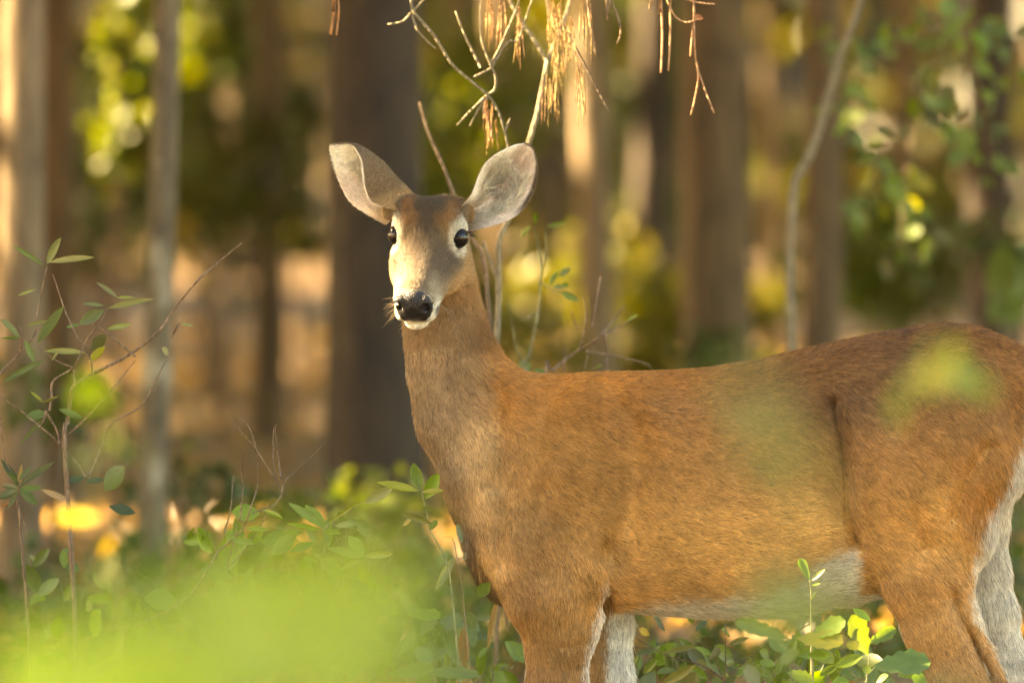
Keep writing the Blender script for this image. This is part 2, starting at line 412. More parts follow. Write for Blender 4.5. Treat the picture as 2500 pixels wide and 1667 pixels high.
for i, (px, py, y) in enumerate([(120, 980, 8), (480, 1180, 7.5), (900, 1230, 8.5), (660, 1290, 8), (1330, 860, 14), (1750, 870, 13), (2460, 600, 10), (1130, 1480, 7.5), (1000, 1390, 8)]):
    shrub('low_shrub', ['low green seedlings under the sunlit tan pine', 'low green growth between the sunlit tan pine and the lichen-spotted tree', 'low green growth at the foot of the thick dark pine', 'small bush by the dead twigs', 'low green sprig behind the doe\'s withers',
                        'grey-green bush at the foot of the broad brown pine', 'blue-green bush beyond the doe\'s rump', 'low bush behind the doe\'s chest', 'low bush between the dark pine and the doe\'s chest'][i],
          px, py, y, 0.16, 0.10, 130, 0.05, GRN if i != 4 else YG)

LOWLAB = ['light green seedling patch', 'loose green seedling patch', 'mixed green seedling patch']
for i, (px, py, y, rx) in enumerate([(560, 1480, 6.5, .30), (300, 1430, 6.8, .28), (760, 1430, 6.6, .26), (950, 1560, 6.4, .26), (120, 1560, 6.2, .30), (1120, 1600, 6.2, .22), (1600, 1600, 6.2, .26), (1800, 1640, 6.0, .26), (2000, 1600, 6.2, .26), (2250, 1560, 6.4, .22), (2480, 1450, 6.6, .22)]):
    where = ['between the bare twigs and the lichen-spotted tree', 'at the foot of the lichen-spotted tree', 'behind the bare upright twigs', 'behind the vivid sprig at the doe\'s chest', 'below the dark whorled seedling', 'behind the doe\'s fore legs', 'seen under the doe\'s girth', 'seen under the middle of the doe\'s belly', 'seen behind the oak seedling', 'between the doe\'s hind legs', 'behind the doe\'s tail end', 'in front of the slim shadowy trunk', 'in front of the thick dark pine', 'close to the foot of the thick dark pine'][i]
    shrub('seedling_patch', LOWLAB[i % 3] + ' ' + where, px, py, y, rx, 0.13, 150, 0.055, ((0.07, 0.11, 0.02), (0.055, 0.085, 0.02), (0.09, 0.12, 0.025))[i % 3])

# far wood: trunks and foliage that read as one mass
n = 36000
P = np.stack([rng.uniform(-30, 30, n), rng.uniform(46, 80, n), rng.uniform(0.0, 1, n) ** 1.3 * 13], -1)
P[:, 2] += ground_z(P[:, 0], P[:, 1])
cl = vnoise_(P, 2.2)
P = P[(cl > 0.36) | (P[:, 2] > 3)]; 
sel = rng.integers(0, 4, len(P))
cols = np.array([[0.05, 0.056, 0.011], [0.07, 0.070, 0.013], [0.04, 0.052, 0.013], [0.07, 0.055, 0.018]])[sel] * rng.uniform(0.7, 1.3, (len(P), 1))
fw = link('distant_foliage', leaf_cloud('distant_foliage', P, 0.5, cols), None, CLOUDM)
tag(fw, 'blurred olive and yellow foliage of the distant wood', 'foliage', kind='stuff')
tr = []
g = np.random.default_rng(9)
for k in range(110):
    x, y = g.uniform(-26, 26), g.uniform(44, 78); z0 = float(ground_z(x, y)); r = g.uniform(0.07, 0.17)
    tr.append((np.array([[x, y, z0 - 0.2], [x + g.normal(0, .05), y, z0 + 2], [x + g.normal(0, .2), y, z0 + 6], [x, y, z0 + 13]]), [r, r * .9, r * .8, r * .5]))
dw = link('distant_trunks', tube_mesh('distant_trunks', tr, 8, 0.1, 5), None, BARK_BROWN)
tag(dw, 'dim trunks of the distant wood reading as one mass', 'trees', kind='stuff')

n = 30000
P = np.stack([rng.uniform(-40, 40, n), rng.uniform(80, 100, n), rng.uniform(0.0, 1, n) * 16], -1)
cols = np.array([[0.05, 0.055, 0.015], [0.08, 0.075, 0.018]])[rng.integers(0, 2, n)] * rng.uniform(0.7, 1.3, (n, 1))
P[:, 2] += ground_z(P[:, 0], P[:, 1])
bw = link('distant_foliage', leaf_cloud('distant_foliage', P, 1.0, cols, aspect=0.8), None, CLOUDM)
tag(bw, 'dark foliage closing the far end of the wood', 'foliage', kind='stuff')
# fallen leaves on the floor in view
n = 16000
y = 3 + rng.random(n) ** 1.6 * 42; x = (rng.random(n) - 0.5) * 2 * (0.07 * (y + D0) + 0.8)
P = np.stack([x, y, ground_z(x, y) + rng.uniform(0.005, 0.03, n)], -1)
sel = rng.integers(0, 4, n)
cols = np.array([[0.25, 0.15, 0.07], [0.30, 0.195, 0.10], [0.19, 0.11, 0.055], [0.34, 0.23, 0.125]])[sel] * rng.uniform(0.7, 1.25, (n, 1))
fl_ = link('fallen_leaves', leaf_cloud('fallen_leaves', P, 0.09, cols, aspect=0.6), None, CLOUDM)
tag(fl_, 'brown fallen leaves scattered over the forest floor', 'leaves', kind='stuff')
# ================================================================== DEER
# sculpted as a distance field in photograph pixels at the deer's distance:
# u to the right, v down, w away from the camera (K pixels = 1 metre)
def uvw_to_world(P):
    P = np.asarray(P, float)
    return np.stack([(P[..., 0] - 1250.0) / K, P[..., 2] / K, CAMZ - (P[..., 1] - HORIZON) / K], -1)

def smin(a, b, k):
    h = np.clip(0.5 + 0.5 * (b - a) / k, 0, 1)
    return b + (a - b) * h - k * h * (1 - h)

def smax(a, b, k):
    return -smin(-a, -b, k)

def seg(P, a, b, ra, rb, sw=1.0):
    """tapered capsule, flattened along w by sw"""
    a = [float(a[0]), float(a[1]), float(a[2]) * sw]; b = [float(b[0]), float(b[1]), float(b[2]) * sw]
    x = P[:, 0] - np.float32(a[0]); y = P[:, 1] - np.float32(a[1]); z = P[:, 2] * np.float32(sw) - np.float32(a[2])
    bx, by, bz = b[0] - a[0], b[1] - a[1], b[2] - a[2]; L2 = bx * bx + by * by + bz * bz
    t = np.clip(x * np.float32(bx / L2) + y * np.float32(by / L2) + z * np.float32(bz / L2), 0, 1)
    x = x - t * np.float32(bx); y = y - t * np.float32(by); z = z - t * np.float32(bz)
    return np.sqrt(x * x + y * y + z * z) - (np.float32(ra) + np.float32(rb - ra) * t)

def chain(P, pts, k=20.0, sw=1.0):
    d = None
    for p, q in zip(pts[:-1], pts[1:]):
        e = seg(P, p[:3], q[:3], p[3], q[3], sw)
        d = e if d is None else smin(d, e, k)
    return d

def ell(P, c, r):
    q = (P - np.array(c, float)) / np.array(r, float)
    n = np.linalg.norm(q, axis=1)
    g = np.linalg.norm(q / np.array(r, float), axis=1) + 1e-9
    return n * (n - 1.0) / g

def smoothcurve(x, pts):
    """monotone-ish smooth interpolation through (x, y) knots"""
    xs = np.array([p[0] for p in pts], float); ys = np.array([p[1] for p in pts], float)
    m = np.gradient(ys, xs)
    i = np.clip(np.searchsorted(xs, x) - 1, 0, len(xs) - 2)
    h = xs[i + 1] - xs[i]; t = np.clip((x - xs[i]) / h, 0, 1)
    return ((1 + 2 * t) * (1 - t) ** 2 * ys[i] + t * (1 - t) ** 2 * h * m[i]
            + t * t * (3 - 2 * t) * ys[i + 1] + t * t * (t - 1) * h * m[i + 1])

# ---- head frame
_ph, _ps, _ro = math.radians(33), math.radians(11.5), math.radians(3)
_F = np.array([-math.sin(_ps) * math.cos(_ph), math.sin(_ph), -math.cos(_ps) * math.cos(_ph)])
_H = np.array([-math.sin(_ps) * math.sin(_ph), -math.cos(_ph), -math.cos(_ps) * math.sin(_ph)])
_R = np.array([math.cos(_ps), 0, -math.sin(_ps)])
_R, _H = _R * math.cos(_ro) - _H * math.sin(_ro), _H * math.cos(_ro) + _R * math.sin(_ro)
HO = np.array([1047.0, 574.0, -78.0])
def to_head(P):
    q = P - HO
    return np.stack([q @ _F, q @ _R, q @ _H], -1)
def from_head(q):
    q = np.asarray(q, float)
    return HO + q[..., 0:1] * _F + q[..., 1:2] * _R + q[..., 2:3] * _H

EYE_C = np.array([5.0, 73.0, 1.0]); EYE_R = 27.0
EYE_D = np.array([0.66, 0.70, 0.25]); EYE_D /= np.linalg.norm(EYE_D)

TOP = [(1120, 1060), (1160, 985), (1200, 938), (1266, 918), (1359, 916), (1476, 910), (1600, 908), (1705, 902), (1851, 879),
       (1968, 852), (2085, 827), (2202, 804), (2313, 791), (2377, 797), (2436, 817), (2500, 850), (2550, 900), (2580, 980)]
BOT = [(1120, 1240), (1160, 1375), (1200, 1435), (1300, 1478), (1420, 1490), (1535, 1492), (1700, 1504), (1850, 1506), (1950, 1500),
       (2050, 1470), (2150, 1410), (2300, 1320), (2436, 1250), (2500, 1190), (2550, 1120), (2580, 1040)]
WID = [(1120, 60), (1160, 100), (1220, 128), (1300, 145), (1420, 165), (1550, 188), (1700, 206), (1850, 212), (1970, 204), (2085, 190),
       (2202, 178), (2313, 165), (2436, 138), (2500, 108), (2550, 70), (2580, 30)]

CREASES = [([(2030, 980), (2044, 1050), (2056, 1124), (2062, 1247), (2082, 1318)], 14, 20), ([(2319, 1253), (2348, 1160), (2395, 1090)], 14, 24),
           ([(1482, 1330), (1484, 1400), (1478, 1470)], 8, 20), ([(1225, 1236), (1219, 1306), (1231, 1364)], 6, 22), ([(1360, 1570), (1441, 1562)], 1.5, 9),
           ([(2319, 1446), (2342, 1505), (2377, 1575), (2410, 1640)], 12, 13), ([(1205, 960), (1215, 1060), (1212, 1180)], 12, 28), ([(1530, 1010), (1545, 1120), (1530, 1250), (1500, 1340)], 12, 38), ([(2250, 1330), (2225, 1250)], 10, 22), ([(2120, 960), (2190, 1030)], 8, 34), ([(1330, 1190), (1300, 1280), (1330, 1400)], 7, 24), ([(1640, 960), (1800, 955), (1950, 930)], 6, 40)]
CREASES = [(l, d * 2.0, w * 1.05) for l, d, w in CREASES]
def body_sdf(P):
    u, v, w = P[:, 0], P[:, 1], P[:, 2]
    uc = np.clip(u, 1120, 2580)
    t, b, hw = smoothcurve(uc, TOP), smoothcurve(uc, BOT), smoothcurve(uc, WID)
    vc, hv = (t + b) / 2, (b - t) / 2
    q = (v - vc) / hv
    egg = 1.0 + 0.20 * np.clip(q, -1, 1) - 0.10 * np.clip(q, 0, 1) ** 2
    n = (np.abs(q) ** 2.25 + np.abs(w / (hw * egg)) ** 2.25) ** (1 / 2.25)
    d = (n - 1) * np.minimum(hv, hw) * 0.95
    d = np.where(u < 1120, np.hypot(np.maximum(d, 0), 1120 - u), d)
    d = np.where(u > 2580, np.hypot(np.maximum(d, 0), u - 2580), d)
    # hollow of the flank
    d = d + 20 * np.exp(-(((u - 2000) / 70) ** 2 + ((v - 1060) / 150) ** 2)) * (w < 0)
    # neck
    neck = chain(P, [(1068, 560, -14, 66), (1076, 690, -6, 68), (1083, 800, 0, 84), (1104, 900, 4, 101), (1148, 1010, 6, 126), (1225, 1130, 6, 150)], 45, 1.32)
    d = smin(d, neck, 60)
    crest = chain(P, [(1100, 640, 8, 40), (1124, 780, 10, 42), (1152, 862, 12, 44), (1230, 960, 12, 48)], 30, 1.15)
    d = smin(d, crest, 30)
    chest = chain(P, [(1172, 1150, 0, 84), (1212, 1300, 10, 76), (1262, 1390, 10, 80)], 40, 1.0)
    d = smin(d, chest, 40)
    # near shoulder and fore leg
    sh = chain(P, [(1420, 1010, -92, 62), (1380, 1160, -100, 88), (1300, 1330, -98, 92), (1340, 1450, -98, 96), (1375, 1520, -92, 84)], 50, 1.25)
    d = smin(d, sh, 42)
    tri = chain(P, [(1470, 1180, -110, 70), (1440, 1380, -108, 74), (1408, 1520, -95, 48)], 40, 1.2)
    d = smin(d, tri, 26)
    fl = chain(P, [(1360, 1470, -92, 88), (1362, 1560, -88, 77), (1360, 1667, -84, 69), (1356, 1800, -82, 42), (1354, 1850, -82, 38), (1356, 1900, -82, 26),
                   (1356, 2030, -82, 23), (1352, 2080, -82, 27), (1340, 2112, -82, 26), (1328, 2140, -82, 24)], 26, 1.2)
    d = smin(d, fl, 24)
    # far fore leg
    ff = chain(P, [(1430, 1400, 96, 90), (1478, 1520, 92, 62), (1492, 1667, 88, 52), (1496, 1810, 84, 38), (1494, 1850, 84, 37), (1498, 1900, 84, 26),
                   (1500, 2030, 84, 23), (1496, 2080, 84, 27), (1484, 2112, 84, 26), (1472, 2140, 84, 24)], 26, 1.2)
    d = smin(d, ff, 24)
    # near thigh and hind leg
    th = chain(P, [(2330, 960, -92, 120), (2300, 1090, -100, 150), (2232, 1210, -104, 140), (2170, 1300, -104, 92)], 70, 1.45)
    ham = chain(P, [(2470, 960, -60, 72), (2420, 1140, -78, 66), (2345, 1300, -88, 66), (2300, 1420, -90, 66)], 60, 1.2)
    gs = chain(P, [(2190, 1290, -104, 98), (2255, 1410, -100, 100), (2292, 1520, -94, 86), (2340, 1650, -88, 74), (2398, 1740, -84, 52), (2448, 1812, -82, 40),
                   (2446, 1870, -82, 33), (2436, 1990, -82, 27), (2430, 2072, -82, 30), (2414, 2110, -82, 27), (2400, 2140, -82, 25)], 30, 1.35)
    ten = chain(P, [(2330, 1440, -84, 34), (2395, 1590, -84, 26), (2455, 1700, -82, 16), (2478, 1800, -82, 18)], 20, 1.0)
    leg = smin(smin(th, ham, 34), gs, 36)
    leg = smin(leg, ten, 18)
    d = smin(d, leg, 22)
    # far hind leg
    fh = chain(P, [(2380, 1080, 96, 130), (2360, 1250, 98, 104), (2398, 1400, 94, 66), (2420, 1500, 90, 62), (2470, 1640, 86, 48), (2530, 1740, 84, 36),
                   (2560, 1800, 84, 36), (2556, 1870, 84, 31), (2546, 1990, 84, 26), (2538, 2072, 84, 29), (2522, 2110, 84, 27), (2508, 2140, 84, 25)], 30, 1.25)
    d = smin(d, fh, 22)
    # groin between the hind legs
    d = smin(d, chain(P, [(2080, 1400, 0, 70), (2200, 1370, 0, 80)], 30, 0.8), 40)
    # folds between the muscles
    for line, depth, wd in CREASES:
        md = np.full(len(P), 1e9, np.float32)
        for a, b in zip(line[:-1], line[1:]):
            x = u - np.float32(a[0]); y = v - np.float32(a[1]); bx, by = b[0] - a[0], b[1] - a[1]; L2 = bx * bx + by * by
            tt = np.clip(x * np.float32(bx / L2) + y * np.float32(by / L2), 0, 1)
            md = np.minimum(md, np.sqrt((x - tt * np.float32(bx)) ** 2 + (y - tt * np.float32(by)) ** 2))
        d = d + depth * np.exp(-(md / wd) ** 2) * (w < -20)
    # tail
    tail = chain(P, [(2552, 930, 0, 34), (2592, 1010, -2, 40), (2602, 1110, -4, 34), (2590, 1200, -4, 12)], 20, 0.8)
    d = smin(d, tail, 18)
    return d

def head_sdf(P):
    q = to_head(P)
    f, r, h = q[:, 0], np.abs(q[:, 1]), q[:, 2]
    Q = np.stack([f, r, h], -1)
    fc = np.clip(f, -105, 246)
    top = smoothcurve(fc, [(-105, 26), (-80, 55), (-40, 68), (0, 57), (50, 34), (110, 12), (160, 2), (200, -5), (226, -17), (246, -44)])
    bot = smoothcurve(fc, [(-105, -60), (-80, -98), (-40, -116), (0, -122), (60, -120), (110, -115), (160, -111), (200, -110), (226, -102), (246, -76)])
    wid = smoothcurve(fc, [(-105, 50), (-80, 66), (-40, 74), (0, 77), (50, 76), (110, 70), (160, 60), (200, 52), (226, 43), (246, 18)])
    hc, hh = (top + bot) / 2, (top - bot) / 2
    s = (h - hc) / hh
    wid = wid * (1 - 0.30 * np.clip(s, 0, 1) * np.clip(f / 60, 0, 1)) * (1 - 0.10 * np.clip(-s, 0, 1))
    n = (np.abs(r / wid) ** 2.5 + np.abs(s) ** 2.5) ** 0.4
    d = (n - 1) * np.minimum(wid, hh) * 0.92
    d = np.where(f < -105, np.hypot(np.maximum(d, 0), -105 - f), d)
    d = np.where(f > 246, np.hypot(np.maximum(d, 0), f - 246), d)
    d = smin(d, ell(Q, (14, 58, -72), (86, 31, 52)), 28)                 # cheek
    d = smin(d, ell(Q, (-6, 60, 8), (44, 32, 36)), 16)                   # orbit
    d = smin(d, ell(Q, (-14, 58, 38), (34, 20, 12)), 14)                  # brow
    d = smin(d, ell(Q, (-78, 56, 26), (26, 26, 24)), 16)                  # ear root
    d = smin(d, ell(Q, (222, 0, -51), (27, 44, 39)), 9)                   # nose pad
    d = smin(d, ell(Q, (226, 30, -40), (20, 20, 21)), 7)                  # nostril wing
    d = smin(d, ell(Q, (196, 26, -86), (40, 26, 18)), 8)                  # upper lip
    d = smin(d, ell(Q, (204, 0, -112), (27, 28, 15)), 7)                   # chin
    # carvings: eye opening, nostril, mouth line, tear duct
    opening = EYE_C + EYE_D * 21
    d = smax(d, -(np.linalg.norm((Q - opening) / np.array([1.04, 1, 1]), axis=1) - 23.5), 2)
    d = smax(d, -ell(Q, (243, 32, -48), (18, 9, 13)), 3)
    d = smax(d, -seg(Q, (240, 37, -42), (214, 49, -54), 6, 4), 3)
    d = smax(d, -seg(Q, (238, 0, -98), (208, 46, -101), 3.5, 4), 4)
    d = smax(d, -seg(Q, (208, 46, -101), (128, 60, -94), 4, 2), 4)
    d = smax(d, -seg(Q, (30, 76, -14), (46, 70, -28), 5, 3), 5)
    return d

def deer_sdf(P):
    d = body_sdf(P)
    m = (P[:, 0] < 1220) & (P[:, 1] < 900)
    if m.any():
        hd = head_sdf(P[m])
        d[m] = smin(d[m], hd, 20)
        d[m] = smin(d[m], seg(P[m], (1090, 520, -30), (1128, 522, -8), 40, 22), 16)
        d[m] = smin(d[m], seg(P[m], (1000, 515, -40), (952, 514, -26), 34, 18), 16)
        q = to_head(P[m]); q[:, 1] = np.abs(q[:, 1])
        op = EYE_C + EYE_D * 21
        d[m] = smax(d[m], -(np.linalg.norm(q - op, axis=1) - 23.0), 2)
    return d

def surface_nets(fn, lo, hi, h, coarse=5):
    lo = np.array(lo, float); hi = np.array(hi, float)
    H = h * coarse
    nb = np.ceil((hi - lo) / H).astype(int)
    g = np.stack(np.meshgrid(*[np.arange(n) for n in nb], indexing='ij'), -1).reshape(-1, 3)
    val = fn(np.ascontiguousarray((lo + (g + 0.5) * H).astype(np.float32).T).T)
    act = np.abs(val) < H * 1.45
    S = nb * coarse
    F = np.repeat(np.repeat(np.repeat(val.reshape(nb).astype(np.float32), coarse, 0), coarse, 1), coarse, 2)
    off = np.stack(np.meshgrid(*[np.arange(coarse)] * 3, indexing='ij'), -1).reshape(-1, 3)
    idx = (g[act][:, None, :] * coarse + off[None]).reshape(-1, 3)
    out = np.empty(len(idx), np.float32)
    for s in range(0, len(idx), 400000):
        out[s:s + 400000] = fn(np.ascontiguousarray((lo + (idx[s:s + 400000] + 0.5) * h).astype(np.float32).T).T)
    F[idx[:, 0], idx[:, 1], idx[:, 2]] = out
    I = F < 0
    c = np.zeros([n - 1 for n in F.shape], np.int8)
    for a in (0, 1):
        for b in (0, 1):
            for e in (0, 1):
                c += I[a:F.shape[0] - 1 + a, b:F.shape[1] - 1 + b, e:F.shape[2] - 1 + e]
    active = (c > 0) & (c < 8)
    ii = np.stack(np.nonzero(active), -1)
    vid = np.full(active.shape, -1, np.int32); vid[active] = np.arange(len(ii))
    acc = np.zeros((len(ii), 3)); cnt = np.zeros(len(ii))
    cs = [(a, b, e) for a in (0, 1) for b in (0, 1) for e in (0, 1)]
    for p in cs:
        for q in cs:
            if sum(q) - sum(p) == 1 and sum(abs(x - y) for x, y in zip(p, q)) == 1:
                fa = F[ii[:, 0] + p[0], ii[:, 1] + p[1], ii[:, 2] + p[2]]
                fb = F[ii[:, 0] + q[0], ii[:, 1] + q[1], ii[:, 2] + q[2]]
                x = (fa < 0) != (fb < 0)
                t = np.where(x, fa / np.where(x, fa - fb, 1), 0)
                acc += x[:, None] * (np.array(p) + t[:, None] * (np.array(q) - np.array(p)))
                cnt += x
    V = lo + (ii + acc / cnt[:, None] + 0.5) * h
    quads = []
    for ax in range(3):
        o = np.zeros(3, int); o[ax] = 1
        A = I[:I.shape[0] - o[0], :I.shape[1] - o[1], :I.shape[2] - o[2]]
        B = I[o[0]:, o[1]:, o[2]:]
        e = np.stack(np.nonzero(A != B), -1)
        b, cc = (ax + 1) % 3, (ax + 2) % 3
        ok = (e[:, b] > 0) & (e[:, cc] > 0) & (e[:, b] < I.shape[b] - 1) & (e[:, cc] < I.shape[cc] - 1)
        e = e[ok]
        inside = I[e[:, 0], e[:, 1], e[:, 2]]
        def cell(db, dc):
            x = e.copy(); x[:, b] -= db; x[:, cc] -= dc
            return vid[x[:, 0], x[:, 1], x[:, 2]]
        q = np.stack([cell(1, 1), cell(0, 1), cell(0, 0), cell(1, 0)], -1)
        q[~inside] = q[~inside][:, ::-1]
        quads.append(q)
    return V, np.concatenate(quads)

def compact(V, Fc):
    used = np.unique(Fc); m = np.full(len(V), -1, np.int64); m[used] = np.arange(len(used))
    return V[used], m[Fc]

def vnormals(V, Fq):
    n = np.cross(V[Fq[:, 2]] - V[Fq[:, 0]], V[Fq[:, 3]] - V[Fq[:, 1]])
    out = np.zeros_like(V)
    for k in range(4):
        for ax in range(3): out[:, ax] += np.bincount(Fq[:, k], n[:, ax], len(V))
    return out / (np.linalg.norm(out, axis=1, keepdims=True) + 1e-9)

VB, FB = surface_nets(deer_sdf, (950, 760, -300), (2660, 2190, 290), 5.5)
cen = VB[FB].mean(1)
keep = ~((cen[:, 0] < 1250) & (cen[:, 1] < 846))
VB, FB = compact(VB, FB[keep])
VH, FH = surface_nets(deer_sdf, (900, 440, -345), (1240, 880, 140), 2.4)
cen = VH[FH].mean(1)
keep = (cen[:, 0] < 1250) & (cen[:, 1] < 851) & (cen[:, 0] < 1234)
VH, FH = compact(VH, FH[keep])
NB = vnormals(VB, FB); NH = vnormals(VH, FH)

# ---- ears: rim 1, back of the cup, rim 2, from base to tip, as (u, v, w)
EAR_LEFT = dict(
    r1=[(968, 512, -62), (912, 494, -74), (894, 460, -80), (889, 422, -74), (884, 390, -62), (868, 362, -46), (858, 353, -36)],
    bk=[(1012, 484, 0), (988, 456, 2), (964, 434, 2), (936, 404, 0), (900, 377, -6), (874, 360, -16), (846, 349, -26)],
    r2=[(944, 548, -34), (890, 518, -14), (856, 494, 0), (835, 461, 6), (820, 418, 2), (808, 372, -10), (809, 353, -20)])
EAR_RIGHT = dict(
    r1=[(1124, 505, -58), (1150, 476, -62), (1168, 430, -64), (1186, 398, -60), (1214, 375, -50), (1250, 356, -32), (1278, 350, -14)],
    bk=[(1140, 520, 16), (1182, 498, 32), (1210, 470, 40), (1232, 446, 40), (1258, 412, 30), (1284, 374, 12), (1294, 355, 0)],
    r2=[(1140, 566, -34), (1190, 554, -48), (1246, 535, -44), (1284, 502, -36), (1307, 452, -24), (1311, 400, -8), (1302, 366, 2)])
def catmull(pts, n):
    pts = np.array(pts, float); m = len(pts)
    t = np.linspace(0, m - 1, n); i = np.clip(t.astype(int), 0, m - 2); x = (t - i)[:, None]
    p0 = pts[np.maximum(i - 1, 0)]; p1 = pts[i]; p2 = pts[i + 1]; p3 = pts[np.minimum(i + 2, m - 1)]
    return 0.5 * (2 * p1 + (p2 - p0) * x + (2 * p0 - 5 * p1 + 4 * p2 - p3) * x ** 2 + (3 * p1 - p0 - 3 * p2 + p3) * x ** 3)
def ear_mesh(e, nt=44, ns=31):
    r1, bk, r2 = catmull(e['r1'], nt), catmull(e['bk'], nt), catmull(e['r2'], nt)
    s = np.linspace(0, 1, ns)[None, :, None]
    l1 = (1 - s) * (1 - 2 * s); l2 = 4 * s * (1 - s); l3 = s * (2 * s - 1)
    G = r1[:, None] * l1 + bk[:, None] * l2 + r2[:, None] * l3
    tt = np.gradient(G, axis=0); ts = np.gradient(G, axis=1)
    nn = np.cross(tt, ts); nn /= np.linalg.norm(nn, axis=2, keepdims=True) + 1e-9
    mid = (r1 + r2)[:, None] / 2
    # outward = away from the opening
    sgn = np.sign(((G - mid) * nn).sum((0, 1, 2)))
    nn = nn * sgn
    edge = np.minimum(s, 1 - s)[..., 0] * 2
    tp = np.linspace(0, 1, nt)[:, None]
    th = 3.0 * np.clip(edge * 6, 0.15, 1) * np.clip((1 - tp) * 8, 0.15, 1)
    O = G + nn * th[..., None]; Iq = G - nn * th[..., None]
    V = np.concatenate([O.reshape(-1, 3), Iq.reshape(-1, 3)])
    Nv = np.concatenate([nn.reshape(-1, 3), -nn.reshape(-1, 3)])
    def gid(a, b, off): return a * ns + b + off
    a, b = np.meshgrid(np.arange(nt - 1), np.arange(ns - 1), indexing='ij'); a = a.ravel(); b = b.ravel()
    fo = np.stack([gid(a, b, 0), gid(a + 1, b, 0), gid(a + 1, b + 1, 0), gid(a, b + 1, 0)], -1)
    fi = fo[:, ::-1] + nt * ns
    rim = []
    for bb in (0, ns - 1):
        a2 = np.arange(nt - 1)
        rim.append(np.stack([gid(a2, bb, 0), gid(a2 + 1, bb, 0), gid(a2 + 1, bb, nt * ns), gid(a2, bb, nt * ns)], -1))
    b2 = np.arange(ns - 1)
    rim.append(np.stack([gid(nt - 1, b2, 0), gid(nt - 1, b2 + 1, 0), gid(nt - 1, b2 + 1, nt * ns), gid(nt - 1, b2, nt * ns)], -1))
    Fq = np.concatenate([fo, fi] + rim)
    par = np.zeros((nt, ns, 2)); par[..., 0] = tp; par[..., 1] = s[..., 0]
    par = np.concatenate([par.reshape(-1, 2)] * 2)
    inner = np.concatenate([np.zeros(nt * ns), np.ones(nt * ns)])
    tdir = tt / (np.linalg.norm(tt, axis=2, keepdims=True) + 1e-9)
    sdir = ts / (np.linalg.norm(ts, axis=2, keepdims=True) + 1e-9)
    T = np.concatenate([tdir.reshape(-1, 3)] * 2); Sd = np.concatenate([sdir.reshape(-1, 3)] * 2)
    return V, Fq, Nv, par, inner, T, Sd
EL = ear_mesh(EAR_LEFT); ER = ear_mesh(EAR_RIGHT)

